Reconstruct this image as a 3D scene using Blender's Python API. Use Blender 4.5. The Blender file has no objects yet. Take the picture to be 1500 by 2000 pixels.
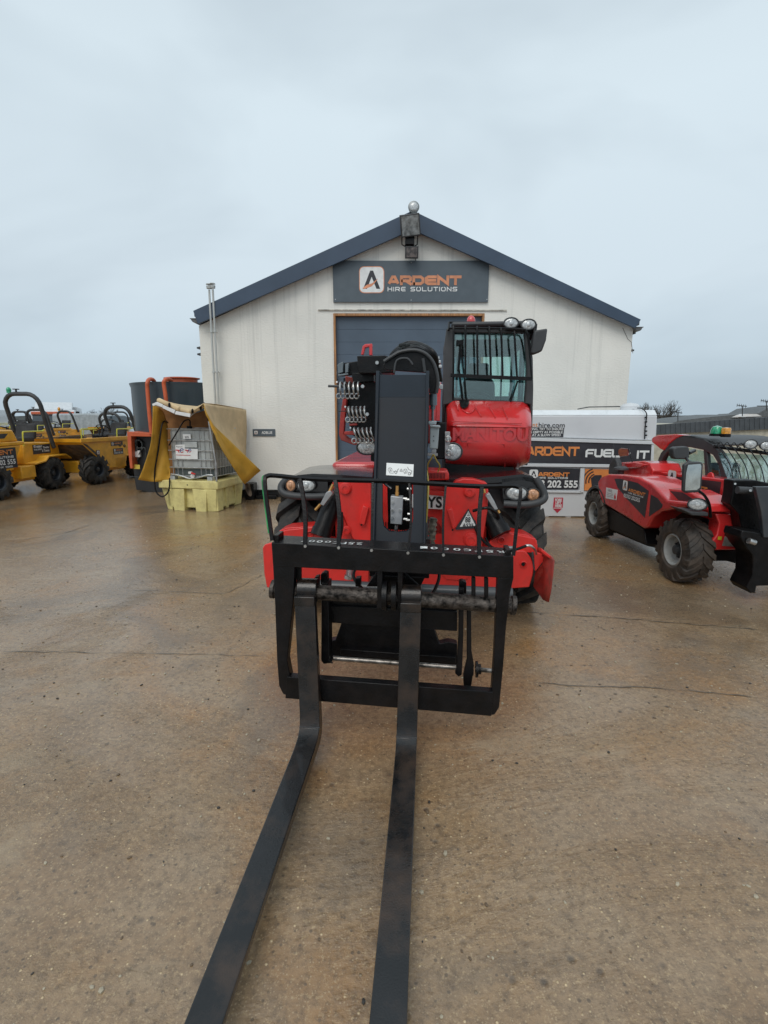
import bpy, bmesh, math, random
from mathutils import Vector, Matrix
R = math.radians
random.seed(7)
sc = bpy.context.scene
C = sc.collection
# ------------------------------------------------------------------ camera
FP, H = 985.0, 1.75
PIT = math.atan(.188)
cam_d = bpy.data.cameras.new('camera'); cam = bpy.data.objects.new('camera', cam_d); C.objects.link(cam)
cam.location = (0, 0, H); cam.rotation_euler = (R(90) - PIT, 0, 0)
cam_d.sensor_fit = 'VERTICAL'; cam_d.sensor_height = 24; cam_d.lens = 24 * FP / 2000
cam_d.clip_start = .05; cam_d.clip_end = 3000
sc.camera = cam
# ------------------------------------------------------------------ sky and light
SUN_EL, SUN_AZ = 48, 200          # soft light through cloud, from behind the camera
w = bpy.data.worlds.new("World"); sc.world = w; w.use_nodes = True
nt = w.node_tree; nt.nodes.clear()
out = nt.nodes.new('ShaderNodeOutputWorld'); mixs = nt.nodes.new('ShaderNodeMixShader')
b1 = nt.nodes.new('ShaderNodeBackground'); b2 = nt.nodes.new('ShaderNodeBackground')
sky = nt.nodes.new('ShaderNodeTexSky'); sky.sky_type = 'NISHITA'; sky.sun_disc = False
sky.sun_elevation = R(SUN_EL); sky.sun_rotation = R(SUN_AZ); sky.dust_density = 3
nt.links.new(sky.outputs[0], b1.inputs[0]); b1.inputs[1].default_value = .12
tc = nt.nodes.new('ShaderNodeTexCoord'); mp = nt.nodes.new('ShaderNodeMapping'); mp.inputs['Scale'].default_value = (1, 1, 2.2)
nz = nt.nodes.new('ShaderNodeTexNoise'); nz.inputs['Scale'].default_value = 1.6; nz.inputs['Detail'].default_value = 4; nz.inputs['Distortion'].default_value = .4
nt.links.new(tc.outputs['Generated'], mp.inputs[0]); nt.links.new(mp.outputs[0], nz.inputs['Vector'])
cr = nt.nodes.new('ShaderNodeValToRGB')
cr.color_ramp.elements[0].position = .36; cr.color_ramp.elements[0].color = (.44, .515, .57, 1)
cr.color_ramp.elements[1].position = .62; cr.color_ramp.elements[1].color = (.545, .63, .685, 1)
nt.links.new(nz.outputs['Fac'], cr.inputs[0])
sep = nt.nodes.new('ShaderNodeSeparateXYZ'); nt.links.new(tc.outputs['Generated'], sep.inputs[0])
gr = nt.nodes.new('ShaderNodeValToRGB'); nt.links.new(sep.outputs['Z'], gr.inputs[0])
e = gr.color_ramp.elements
e[0].position = 0; e[0].color = (.80, .85, .89, 1); e[1].position = .22; e[1].color = (1.0, 1.0, 1.0, 1)
n = e.new(.45); n.color = (1.08, 1.08, 1.07, 1); n = e.new(.75); n.color = (.93, .93, .93, 1); n = e.new(1.0); n.color = (1.3, 1.3, 1.28, 1)
mu = nt.nodes.new('ShaderNodeMixRGB'); mu.blend_type = 'MULTIPLY'; mu.inputs[0].default_value = 1
nt.links.new(cr.outputs[0], mu.inputs[1]); nt.links.new(gr.outputs[0], mu.inputs[2]); nt.links.new(mu.outputs[0], b2.inputs[0])
b2.inputs[1].default_value = 1.0
mixs.inputs[0].default_value = .93
nt.links.new(b1.outputs[0], mixs.inputs[1]); nt.links.new(b2.outputs[0], mixs.inputs[2]); nt.links.new(mixs.outputs[0], out.inputs[0])
sd = bpy.data.lights.new('sun', 'SUN'); sd.energy = 1.0; sd.angle = R(35); sd.color = (1, .96, .9)
so = bpy.data.objects.new('sun', sd); C.objects.link(so)
so.rotation_euler = (R(90 - SUN_EL), 0, R(180 - SUN_AZ))
sc.view_settings.view_transform = 'Standard'; sc.view_settings.look = 'None'; sc.view_settings.exposure = .32; sc.view_settings.gamma = 1
# ------------------------------------------------------------------ pixel -> point helpers (photo pixels, real depth planes)
AM = R(4.91)
def ray(px, py):
    A = (px - 750) / FP; b = (1000 - py) / FP
    return Vector((A, math.cos(PIT) + b * math.sin(PIT), -math.sin(PIT) + b * math.cos(PIT)))
def W3(u, v, z, a=AM):
    return Vector((u * math.cos(a) + v * math.sin(a), -u * math.sin(a) + v * math.cos(a), z))
def P(px, py, v, a=AM):
    d = ray(px, py); ww = d.x * math.sin(a) + d.y * math.cos(a); t = v / ww
    return Vector((0, 0, H)) + d * t
def L(px, py, v, a=AM):
    q = P(px, py, v, a); return (q.x * math.cos(a) - q.y * math.sin(a), v, q.z)
def PX(px, py, X):
    d = ray(px, py); return Vector((0, 0, H)) + d * (X / d.x)
def pl(pts, v, a=AM): return [P(x, y, v, a) for x, y in pts]
def xl(pts, X): return [PX(x, y, X) for x, y in pts]
def vdir(a=AM): return Vector((math.sin(a), math.cos(a), 0))
def udir(a=AM): return Vector((math.cos(a), -math.sin(a), 0))
VD, UD, ZD = vdir(), udir(), Vector((0, 0, 1))
# ------------------------------------------------------------------ materials
def mat(name, col, rough=.5, metal=0, coat=0, var=.12, scale=6, bump=0, bscale=60, spec=.5, dirt=None, dirt_amt=.5, dscale=3, col2=None, rvar=.1, stretch=(1, 1, 1)):
    m = bpy.data.materials.new(name); m.use_nodes = True; t = m.node_tree; N = t.nodes; K = t.links
    bs = N['Principled BSDF']
    co = N.new('ShaderNodeTexCoord'); ma = N.new('ShaderNodeMapping'); ma.inputs['Scale'].default_value = stretch
    K.new(co.outputs['Object'], ma.inputs[0])
    n1 = N.new('ShaderNodeTexNoise'); n1.inputs['Scale'].default_value = scale; n1.inputs['Detail'].default_value = 6; K.new(ma.outputs[0], n1.inputs['Vector'])
    r = N.new('ShaderNodeValToRGB'); c = col
    k = col2 or tuple(max(0, x * (1 - var * 2)) for x in c)
    r.color_ramp.elements[0].position = .33; r.color_ramp.elements[0].color = (*k, 1)
    r.color_ramp.elements[1].position = .66; r.color_ramp.elements[1].color = (*[min(1, x * (1 + var * .5)) for x in c], 1)
    K.new(n1.outputs['Fac'], r.inputs[0]); src = r.outputs[0]
    if dirt:
        n2 = N.new('ShaderNodeTexNoise'); n2.inputs['Scale'].default_value = dscale; n2.inputs['Detail'].default_value = 9; n2.inputs['Roughness'].default_value = .65
        K.new(ma.outputs[0], n2.inputs['Vector'])
        r2 = N.new('ShaderNodeMapRange'); r2.inputs[1].default_value = .45; r2.inputs[2].default_value = .75; r2.inputs[4].default_value = dirt_amt
        K.new(n2.outputs['Fac'], r2.inputs[0])
        mx = N.new('ShaderNodeMixRGB'); K.new(r2.outputs[0], mx.inputs[0]); K.new(src, mx.inputs[1]); mx.inputs[2].default_value = (*dirt, 1); src = mx.outputs[0]
    K.new(src, bs.inputs['Base Color'])
    rr = N.new('ShaderNodeMapRange'); rr.inputs[3].default_value = max(.02, rough - rvar); rr.inputs[4].default_value = rough + rvar
    K.new(n1.outputs['Fac'], rr.inputs[0]); K.new(rr.outputs[0], bs.inputs['Roughness'])
    bs.inputs['Metallic'].default_value = metal; bs.inputs['Coat Weight'].default_value = coat; bs.inputs['Coat Roughness'].default_value = .08
    bs.inputs['Specular IOR Level'].default_value = spec
    if bump:
        n3 = N.new('ShaderNodeTexNoise'); n3.inputs['Scale'].default_value = bscale; n3.inputs['Detail'].default_value = 4; K.new(ma.outputs[0], n3.inputs['Vector'])
        bm = N.new('ShaderNodeBump'); bm.inputs['Strength'].default_value = bump; bm.inputs['Distance'].default_value = .01
        K.new(n3.outputs['Fac'], bm.inputs['Height']); K.new(bm.outputs[0], bs.inputs['Normal'])
    return m
def cab_glass(name, tint, trans=.55, rough=.03):
    m = bpy.data.materials.new(name); m.use_nodes = True; t = m.node_tree; N = t.nodes; K = t.links
    N.clear(); o = N.new('ShaderNodeOutputMaterial'); mx = N.new('ShaderNodeMixShader'); tr = N.new('ShaderNodeBsdfTransparent'); gl = N.new('ShaderNodeBsdfGlossy')
    tr.inputs[0].default_value = (*tint, 1); gl.inputs['Roughness'].default_value = rough; gl.inputs[0].default_value = (.9, 1, 1, 1)
    lw = N.new('ShaderNodeLayerWeight'); lw.inputs[0].default_value = .5; pw = N.new('ShaderNodeMath'); pw.operation = 'POWER'; pw.inputs[1].default_value = 3.5; K.new(lw.outputs['Facing'], pw.inputs[0])
    mr = N.new('ShaderNodeMapRange'); mr.inputs[3].default_value = 1 - trans - .1; mr.inputs[4].default_value = .85
    K.new(pw.outputs[0], mr.inputs[0]); K.new(mr.outputs[0], mx.inputs[0]); K.new(tr.outputs[0], mx.inputs[1]); K.new(gl.outputs[0], mx.inputs[2]); K.new(mx.outputs[0], o.inputs[0])
    return m
RED = mat('red_paint', (.66, .024, .026), .28, coat=.75, var=.10, scale=3, dirt=(.25, .06, .04), dirt_amt=.35, dscale=5, bump=.05)
REDX = mat('red_front_paint', (.72, .024, .018), .42, coat=.3, var=.08, scale=3, dirt=(.33, .03, .02), dirt_amt=.4, dscale=9, bump=.06, bscale=120)
REDD = mat('dirty_red_paint', (.42, .03, .022), .5, coat=.1, var=.2, scale=9, dirt=(.12, .05, .035), dirt_amt=.8, dscale=7)
BLK = mat('black_steel', (.006, .006, .007), .34, coat=.05, spec=.22, var=.3, scale=12, dirt=(.018, .012, .010), dirt_amt=.5, dscale=10, bump=.25, bscale=90)
FORKM = mat('fork_steel', (.008, .008, .009), .30, rvar=.22, coat=.3, spec=.45, var=.3, scale=10, dirt=(.075, .040, .020), dirt_amt=.65, dscale=5, bump=.18, bscale=150)
BLKG = mat('gloss_black_plastic', (.014, .014, .016), .22, coat=.35, var=.2, scale=4)
BOOM = mat('boom_head_paint', (.011, .016, .024), .5, coat=.0, spec=.2, var=.12, scale=3, dirt=(.019, .024, .031), dirt_amt=.35, dscale=6, bump=.06, bscale=100)
DGR = mat('dark_grey_plastic', (.045, .047, .05), .5, var=.15, bump=.08, bscale=200)
RUB = mat('tyre_rubber', (.028, .027, .026), .72, var=.3, scale=14, dirt=(.10, .085, .07), dirt_amt=.75, dscale=9, bump=.5, bscale=70)
SHAFT = mat('worn_shaft_steel', (.10, .085, .075), .5, metal=.6, var=.5, scale=35, dirt=(.035, .025, .02), dirt_amt=.8, dscale=18, bump=.6, bscale=80)
STL = mat('bright_steel', (.55, .55, .54), .3, metal=.9, var=.2, scale=20)
ALU = mat('aluminium_block', (.45, .45, .46), .42, metal=.5, var=.12, scale=18, dirt=(.2, .19, .18), dirt_amt=.4)
BRS = mat('brass', (.72, .38, .12), .32, metal=.7)
WHT = mat('white_plastic', (.75, .75, .74), .45, var=.05)
DEC = mat('white_decal', (.78, .79, .78), .4, var=.05, scale=12)
DARKT = mat('dark_decal', (.035, .035, .042), .4, var=.1)
ORG = mat('orange_decal', (.75, .26, .07), .45, var=.06)
GRNP = mat('green_paint', (.015, .36, .09), .5, var=.2, scale=25, dirt=(.02, .02, .02), dirt_amt=.7, dscale=30)
LENS = mat('lamp_lens', (.60, .62, .62), .22, metal=.15, coat=1, var=.22, scale=50, bump=.35, bscale=40)
AMBER = mat('amber_lens', (.75, .38, .2), .15, metal=.2, coat=1, var=.25, scale=40, bump=.4)
AMB = mat('beacon_amber', (.8, .35, .03), .25, coat=.8, var=.2, scale=30)
GRB = mat('beacon_green', (.01, .36, .17), .2, coat=.8, var=.2, scale=30)
REB = mat('beacon_red', (.62, .06, .06), .25, coat=.8)
GLS = cab_glass('cab_glass', (.82, .95, .94), .80)
MIR = mat('mirror_glass', (.75, .78, .78), .03, metal=1, var=.02, rvar=.01)
CABW = mat('cab_trim', (.05, .052, .055), .6)
SEATM = mat('seat_fabric', (.04, .04, .042), .8, var=.3)
LINER = mat('cab_lining', (.33, .37, .37), .6)
def render_mat():
    m = bpy.data.materials.new('render_wall'); m.use_nodes = True; t = m.node_tree; N = t.nodes; K = t.links; bs = N['Principled BSDF']
    co = N.new('ShaderNodeTexCoord')
    n0 = N.new('ShaderNodeTexNoise'); n0.inputs['Scale'].default_value = .7; n0.inputs['Detail'].default_value = 8; K.new(co.outputs['Object'], n0.inputs['Vector'])
    r0 = N.new('ShaderNodeValToRGB'); r0.color_ramp.elements[0].position = .3; r0.color_ramp.elements[0].color = (.70, .69, .645, 1); r0.color_ramp.elements[1].position = .7; r0.color_ramp.elements[1].color = (.84, .82, .76, 1)
    K.new(n0.outputs['Fac'], r0.inputs[0])
    ma = N.new('ShaderNodeMapping'); ma.inputs['Scale'].default_value = (6.5, 6.5, .14); K.new(co.outputs['Object'], ma.inputs[0])
    n1 = N.new('ShaderNodeTexNoise'); n1.inputs['Scale'].default_value = 1.0; n1.inputs['Detail'].default_value = 7; n1.inputs['Roughness'].default_value = .7; K.new(ma.outputs[0], n1.inputs['Vector'])
    r1 = N.new('ShaderNodeMapRange'); r1.inputs[1].default_value = .53; r1.inputs[2].default_value = .76; r1.inputs[4].default_value = .5; K.new(n1.outputs['Fac'], r1.inputs[0])
    sp = N.new('ShaderNodeSeparateXYZ'); K.new(co.outputs['Object'], sp.inputs[0])
    hz = N.new('ShaderNodeMapRange'); hz.inputs[1].default_value = .6; hz.inputs[2].default_value = 3.6; hz.inputs[3].default_value = .1; hz.inputs[4].default_value = 1; K.new(sp.outputs['Z'], hz.inputs[0])
    mm = N.new('ShaderNodeMath'); mm.operation = 'MULTIPLY'; K.new(r1.outputs[0], mm.inputs[0]); K.new(hz.outputs[0], mm.inputs[1])
    mx = N.new('ShaderNodeMixRGB'); K.new(mm.outputs[0], mx.inputs[0]); K.new(r0.outputs[0], mx.inputs[1]); mx.inputs[2].default_value = (.33, .335, .31, 1)
    # damp, splashed foot of the wall
    ft = N.new('ShaderNodeMapRange'); ft.inputs[1].default_value = .45; ft.inputs[2].default_value = .05; ft.inputs[3].default_value = 0; ft.inputs[4].default_value = .45; K.new(sp.outputs['Z'], ft.inputs[0])
    n4 = N.new('ShaderNodeTexNoise'); n4.inputs['Scale'].default_value = 5; n4.inputs['Detail'].default_value = 6; K.new(co.outputs['Object'], n4.inputs['Vector'])
    m5 = N.new('ShaderNodeMath'); m5.operation = 'MULTIPLY'; K.new(ft.outputs[0], m5.inputs[0]); K.new(n4.outputs['Fac'], m5.inputs[1])
    mx2 = N.new('ShaderNodeMixRGB'); K.new(m5.outputs[0], mx2.inputs[0]); K.new(mx.outputs[0], mx2.inputs[1]); mx2.inputs[2].default_value = (.2, .16, .11, 1)
    K.new(mx2.outputs[0], bs.inputs['Base Color']); bs.inputs['Roughness'].default_value = .85
    n3 = N.new('ShaderNodeTexNoise'); n3.inputs['Scale'].default_value = 38; n3.inputs['Detail'].default_value = 5; n3.inputs['Roughness'].default_value = .6
    mb_ = N.new('ShaderNodeMapping'); mb_.inputs['Scale'].default_value = (.45, 1, 1); K.new(co.outputs['Object'], mb_.inputs[0]); K.new(mb_.outputs[0], n3.inputs['Vector'])
    bm = N.new('ShaderNodeBump'); bm.inputs['Strength'].default_value = .45; bm.inputs['Distance'].default_value = .02; K.new(n3.outputs['Fac'], bm.inputs['Height']); K.new(bm.outputs[0], bs.inputs['Normal'])
    return m
def ground_mat():
    m = bpy.data.materials.new('wet_concrete'); m.use_nodes = True; t = m.node_tree; N = t.nodes; K = t.links; bs = N['Principled BSDF']
    co = N.new('ShaderNodeTexCoord')
    def noise(s, d=6, rg=.55, dist=0, sc=None):
        x = N.new('ShaderNodeTexNoise'); x.inputs['Scale'].default_value = s; x.inputs['Detail'].default_value = d; x.inputs['Roughness'].default_value = rg; x.inputs['Distortion'].default_value = dist
        if sc:
            mp_ = N.new('ShaderNodeMapping'); mp_.inputs['Scale'].default_value = sc; K.new(co.outputs['Object'], mp_.inputs[0]); K.new(mp_.outputs[0], x.inputs['Vector'])
        else: K.new(co.outputs['Object'], x.inputs['Vector'])
        return x.outputs['Fac']
    def mr(v, a, b, c=0, d=1):
        x = N.new('ShaderNodeMapRange'); x.inputs[1].default_value = a; x.inputs[2].default_value = b; x.inputs[3].default_value = c; x.inputs[4].default_value = d; K.new(v, x.inputs[0]); return x.outputs[0]
    def mix(f, a, b):
        x = N.new('ShaderNodeMixRGB')
        K.new(f, x.inputs[0]) if not isinstance(f, float) else setattr(x.inputs[0], 'default_value', f)
        for i, q in ((1, a), (2, b)):
            if isinstance(q, tuple): x.inputs[i].default_value = (*q, 1)
            else: K.new(q, x.inputs[i])
        return x.outputs[0]
    def math_(op, a, b):
        x = N.new('ShaderNodeMath'); x.operation = op
        for i, q in ((0, a), (1, b)):
            if isinstance(q, (int, float)): x.inputs[i].default_value = q
            else: K.new(q, x.inputs[i])
        return x.outputs[0]
    big = noise(.38, 7, .6, .6); med = noise(2.1, 8, .65, .3); fine = noise(30, 6, .75); grn = noise(11, 7, .75, .2)
    c = mix(mr(big, .36, .64), (.205, .138, .082), (.325, .235, .148))
    c = mix(mr(med, .42, .66), c, (.285, .220, .155))
    c = mix(mr(noise(.9, 6, .6, 1.2), .50, .68, 0, .8), c, (.30, .165, .062))
    c = mix(mr(noise(.55, 7, .6, .9, (1.3, .7, 1)), .55, .72, 0, .55), c, (.125, .096, .070))
    c = mix(mr(grn, .48, .70, 0, .5), c, (.105, .076, .052))
    c = mix(mr(fine, .46, .66, 0, .62), c, (.085, .062, .044))
    c = mix(mr(noise(46, 5, .8), .54, .68, 0, .7), c, (.46, .36, .23))
    # aggregate: pale and dark stones
    vo = N.new('ShaderNodeTexVoronoi'); vo.inputs['Scale'].default_value = 42; vo.inputs['Randomness'].default_value = 1; K.new(co.outputs['Object'], vo.inputs['Vector'])
    sv = N.new('ShaderNodeSeparateXYZ'); K.new(vo.outputs['Color'], sv.inputs[0])
    stone = math_('MULTIPLY', mr(vo.outputs['Distance'], .12, .22, 1, 0), mr(sv.outputs['X'], .80, .83))
    c = mix(math_('MULTIPLY', stone, .8), c, (.60, .50, .34))
    dst = math_('MULTIPLY', mr(vo.outputs['Distance'], .18, .30, 1, 0), mr(sv.outputs['Y'], .80, .84))
    c = mix(math_('MULTIPLY', dst, .65), c, (.06, .048, .040))
    v2 = N.new('ShaderNodeTexVoronoi'); v2.inputs['Scale'].default_value = 100; K.new(co.outputs['Object'], v2.inputs['Vector'])
    s2 = N.new('ShaderNodeSeparateXYZ'); K.new(v2.outputs['Color'], s2.inputs[0])
    c = mix(math_('MULTIPLY', math_('MULTIPLY', mr(v2.outputs['Distance'], .2, .35, 1, 0), mr(s2.outputs['X'], .62, .66)), .5), c, (.42, .34, .235))
    v3 = N.new('ShaderNodeTexVoronoi'); v3.inputs['Scale'].default_value = 13; K.new(co.outputs['Object'], v3.inputs['Vector'])
    s3 = N.new('ShaderNodeSeparateXYZ'); K.new(v3.outputs['Color'], s3.inputs[0])
    pit = math_('MULTIPLY', math_('MULTIPLY', mr(v3.outputs['Distance'], .08, .22, 1, 0), mr(s3.outputs['Z'], .68, .72)), mr(noise(.8, 3), .42, .58))
    c = mix(math_('MULTIPLY', pit, .8), c, (.065, .052, .042))
    # hairline cracks between worn slabs, and silt lying in shallow runs
    wv = N.new('ShaderNodeTexNoise'); wv.inputs['Scale'].default_value = 1.3; wv.inputs['Detail'].default_value = 5; K.new(co.outputs['Object'], wv.inputs['Vector'])
    av = N.new('ShaderNodeVectorMath'); av.operation = 'MULTIPLY_ADD'; av.inputs[1].default_value = (.8, .8, .8); K.new(wv.outputs['Color'], av.inputs[0]); K.new(co.outputs['Object'], av.inputs[2])
    vc = N.new('ShaderNodeTexVoronoi'); vc.feature = 'DISTANCE_TO_EDGE'; vc.inputs['Scale'].default_value = .42; K.new(av.outputs[0], vc.inputs['Vector'])
    crk = math_('MULTIPLY', mr(vc.outputs['Distance'], .001, .005, 1, 0), mr(noise(.9, 4), .54, .62))
    c = mix(math_('MULTIPLY', crk, .0), c, (.07, .052, .038))
    silt = math_('MULTIPLY', mr(noise(.9, 7, .6, 1.2, (.45, 1.9, 1)), .58, .67), mr(med, .35, .55))
    c = mix(math_('MULTIPLY', silt, .55), c, (.30, .245, .175))
    tn = N.new('ShaderNodeMixRGB'); tn.blend_type = 'MULTIPLY'; tn.inputs[0].default_value = 1; tn.inputs[2].default_value = (1.13, 1.03, .89, 1); K.new(c, tn.inputs[1]); c = tn.outputs[0]
    dk = noise(.65, 8, .62, 1.0); c = mix(mr(dk, .50, .60, 0, .45), c, (.11, .088, .068))
    K.new(c, bs.inputs['Base Color'])
    sp = N.new('ShaderNodeSeparateXYZ'); K.new(co.outputs['Object'], sp.inputs[0])
    low = mr(sp.outputs['Y'], 2.6, 5.5, 0, .16)        # the yard falls towards the workshop, where the water lies
    wet = mr(math_('ADD', noise(.42, 8, .65, .8, (.7, 1.1, 1)), low), .40, .52)
    rg = mix(wet, (.36, .36, .36), (.10, .10, .10)); rg = mix(math_('MULTIPLY', silt, .7), rg, (.16, .16, .16)); rg = mix(mr(grn, .5, .8, 0, .5), rg, (.5, .5, .5))
    K.new(rg, bs.inputs['Roughness']); bs.inputs['Specular IOR Level'].default_value = .8
    h = math_('ADD', math_('MULTIPLY', grn, .9), math_('MULTIPLY', fine, .6))
    h = math_('ADD', h, math_('MULTIPLY', noise(80, 3, .7), .3)); h = math_('SUBTRACT', h, math_('MULTIPLY', pit, .6)); h = math_('ADD', h, math_('MULTIPLY', stone, .35)); h = math_('SUBTRACT', h, math_('MULTIPLY', crk, .15))
    h = math_('MULTIPLY', h, mix(wet, (1, 1, 1), (.30, .30, .30)))
    bm = N.new('ShaderNodeBump'); bm.inputs['Strength'].default_value = .6; bm.inputs['Distance'].default_value = .02; K.new(h, bm.inputs['Height']); K.new(bm.outputs[0], bs.inputs['Normal'])
    return m
# ------------------------------------------------------------------ mesh building
class MB:
    def __init__(s): s.v = []; s.f = []; s.m = []; s.cut = []
    def add(s, vs, fs, mi=0):
        o = len(s.v); s.cut.append((o, len(s.f))); s.v += [Vector(x) for x in vs]; s.f += [tuple(i + o for i in f) for f in fs]; s.m += [mi] * len(fs); return s
    def poly(s, pts, ext, mi=0):
        n = len(pts); pts = [Vector(p) for p in pts]; ext = Vector(ext)
        nrm = sum(((pts[i] - pts[0]).cross(pts[(i + 1) % n] - pts[0]) for i in range(1, n - 1)), Vector())
        if nrm.dot(ext) > 0: pts = pts[::-1]
        return s.add(pts + [p + ext for p in pts], [tuple(range(n)), tuple(range(2 * n - 1, n - 1, -1))] + [(i, i + n, (i + 1) % n + n, (i + 1) % n) for i in range(n)], mi)
    def sheet(s, pts, mi=0): return s.add(pts, [tuple(range(len(pts)))], mi)
    def box(s, c, hx, hy, hz, mi=0, X=Vector((1, 0, 0)), Y=Vector((0, 1, 0)), Z=ZD):
        c = Vector(c); q = [c + X * (a * hx) + Y * (b * hy) + Z * (d * hz) for a in (-1, 1) for b in (-1, 1) for d in (-1, 1)]
        return s.add(q, [(0, 1, 3, 2), (4, 6, 7, 5), (0, 4, 5, 1), (2, 3, 7, 6), (0, 2, 6, 4), (1, 5, 7, 3)], mi)
    def bx(s, x0, x1, y0, y1, z0, z1, mi=0): return s.box(((x0 + x1) / 2, (y0 + y1) / 2, (z0 + z1) / 2), abs(x1 - x0) / 2, abs(y1 - y0) / 2, abs(z1 - z0) / 2, mi)
    def mbx(s, u0, u1, v0, v1, z0, z1, sh=0, mi=0, uc=-.17, a=AM):
        q = [W3(u, v, z - sh * (u - uc), a) for u in (u0, u1) for v in (v0, v1) for z in (z0, z1)]
        return s.add(q, [(0, 1, 3, 2), (4, 6, 7, 5), (0, 4, 5, 1), (2, 3, 7, 6), (0, 2, 6, 4), (1, 5, 7, 3)], mi)
    def tube(s, pts, r, n=8, mi=0, flat=None):
        pts = [Vector(p) for p in pts]; rs = r if isinstance(r, (list, tuple)) else [r] * len(pts); vs = []; fs = []
        up = None
        for i, p in enumerate(pts):
            d = (pts[min(i + 1, len(pts) - 1)] - pts[max(i - 1, 0)]).normalized()
            if up is None: up = d.orthogonal().normalized() if flat is None else Vector(flat)
            up = (up - d * up.dot(d)).normalized(); sd_ = d.cross(up)
            if n == 4: k = [up + sd_, -up + sd_, -up - sd_, up - sd_]
            else: k = [up * math.cos(2 * math.pi * j / n) + sd_ * math.sin(2 * math.pi * j / n) for j in range(n)]
            vs += [p + x * rs[i] for x in k]
        for i in range(len(pts) - 1):
            for j in range(n):
                a = i * n + j; b = i * n + (j + 1) % n; fs.append((a, b, b + n, a + n))
        fs += [tuple(range(n))[::-1], tuple(range(len(vs) - n, len(vs)))]
        return s.add(vs, fs, mi)
    def cyl(s, a, b, r, r2=None, n=20, mi=0): return s.tube([a, b], [r, r if r2 is None else r2], n, mi)
    def lathe(s, c, ax, prof, n=32, mi=0, caps=True):
        c = Vector(c); ax = Vector(ax).normalized(); e1 = ax.orthogonal().normalized(); e2 = ax.cross(e1); vs = []; fs = []
        for d, r in prof: vs += [c + ax * d + (e1 * math.cos(2 * math.pi * j / n) + e2 * math.sin(2 * math.pi * j / n)) * r for j in range(n)]
        for i in range(len(prof) - 1):
            for j in range(n):
                a = i * n + j; b = i * n + (j + 1) % n; fs.append((a, b, b + n, a + n))
        if caps: fs += [tuple(range(n))[::-1], tuple(range(len(vs) - n, len(vs)))]
        return s.add(vs, fs, mi)
    def ell(s, c, rx, ry, rz, X=Vector((1, 0, 0)), Y=Vector((0, 1, 0)), Z=ZD, n=20, m=10, mi=0):
        vs = []; fs = []; c = Vector(c)
        for i in range(m + 1):
            t = math.pi * i / m
            for j in range(n):
                p = 2 * math.pi * j / n; vs.append(c + X * (rx * math.sin(t) * math.cos(p)) + Y * (ry * math.sin(t) * math.sin(p)) + Z * (rz * math.cos(t)))
        for i in range(m):
            for j in range(n):
                a = i * n + j; b = i * n + (j + 1) % n; fs.append((a, a + n, b + n, b))
        return s.add(vs, fs, mi)
def smooth(pts, k=4):
    pts = [Vector(p) for p in pts]; o = []
    for i in range(len(pts) - 1):
        p0, p1, p2, p3 = pts[max(i - 1, 0)], pts[i], pts[i + 1], pts[min(i + 2, len(pts) - 1)]
        for j in range(k):
            t = j / k; o.append(.5 * ((2 * p1) + (p2 - p0) * t + (2 * p0 - 5 * p1 + 4 * p2 - p3) * t * t + (3 * p1 - p0 - 3 * p2 + p3) * t ** 3))
    return o + [pts[-1]]
APART = {'plinth', 'hose', 'clip', 'shaft_collar', 'slew_column', 'chrome_fitting', 'steel_fitting', 'bolt', 'hole_disc', 'strap', 'gutter_strip', 'window', 'screw', 'yellow_cable', 'cable_clamp', 'stay', 'mirror_arm', 'grey_bracket', 'pin'}
def link(name, mb, ms, parent=None, base=Vector((0, 0, 0)), bev=0, seg=2, ang=38, recalc=True):
    if name in APART and len(mb.cut) > 1:          # each hose, bolt, clip ... an object of its own
        ends = mb.cut[1:] + [(len(mb.v), len(mb.f))]; first = None
        for (v0, f0_), (v1, f1_) in zip(mb.cut, ends):
            q_ = MB(); q_.v = mb.v[v0:v1]; q_.f = [tuple(i - v0 for i in f) for f in mb.f[f0_:f1_]]; q_.m = mb.m[f0_:f1_]
            if q_.f: o_ = link(name, q_, ms, parent, base, bev, seg, ang, recalc); first = first or o_
        return first
    me = bpy.data.meshes.new(name); base = Vector(base)
    if parent is not None: base = Vector(parent['_b'])
    me.from_pydata([tuple(v - base) for v in mb.v], [], mb.f)
    ms = ms if isinstance(ms, (list, tuple)) else [ms]
    for m in ms: me.materials.append(m)
    for p, i in zip(me.polygons, mb.m): p.material_index = i
    if recalc:
        bm = bmesh.new(); bm.from_mesh(me); bmesh.ops.recalc_face_normals(bm, faces=bm.faces); bm.to_mesh(me); bm.free()
    me.polygons.foreach_set('use_smooth', [True] * len(me.polygons)); me.set_sharp_from_angle(angle=R(ang)); me.update()
    o = bpy.data.objects.new(name, me); C.objects.link(o)
    if parent is not None: o.parent = parent
    else: o.location = base
    o['_b'] = tuple(base)
    if bev:
        md = o.modifiers.new('b', 'BEVEL'); md.width = bev; md.segments = seg; md.limit_method = 'ANGLE'; md.angle_limit = R(35); md.harden_normals = False
    return o
def tag(o, label=None, cat=None, group=None, kind=None):
    for k, v in (('label', label), ('category', cat), ('group', group), ('kind', kind)):
        if v: o[k] = v
    return o
def thing(name, base, label, cat, group=None):
    o = bpy.data.objects.new(name, None); C.objects.link(o); o.location = base; o['_b'] = tuple(base); o.empty_display_size = .2
    return tag(o, label, cat, group)
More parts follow.
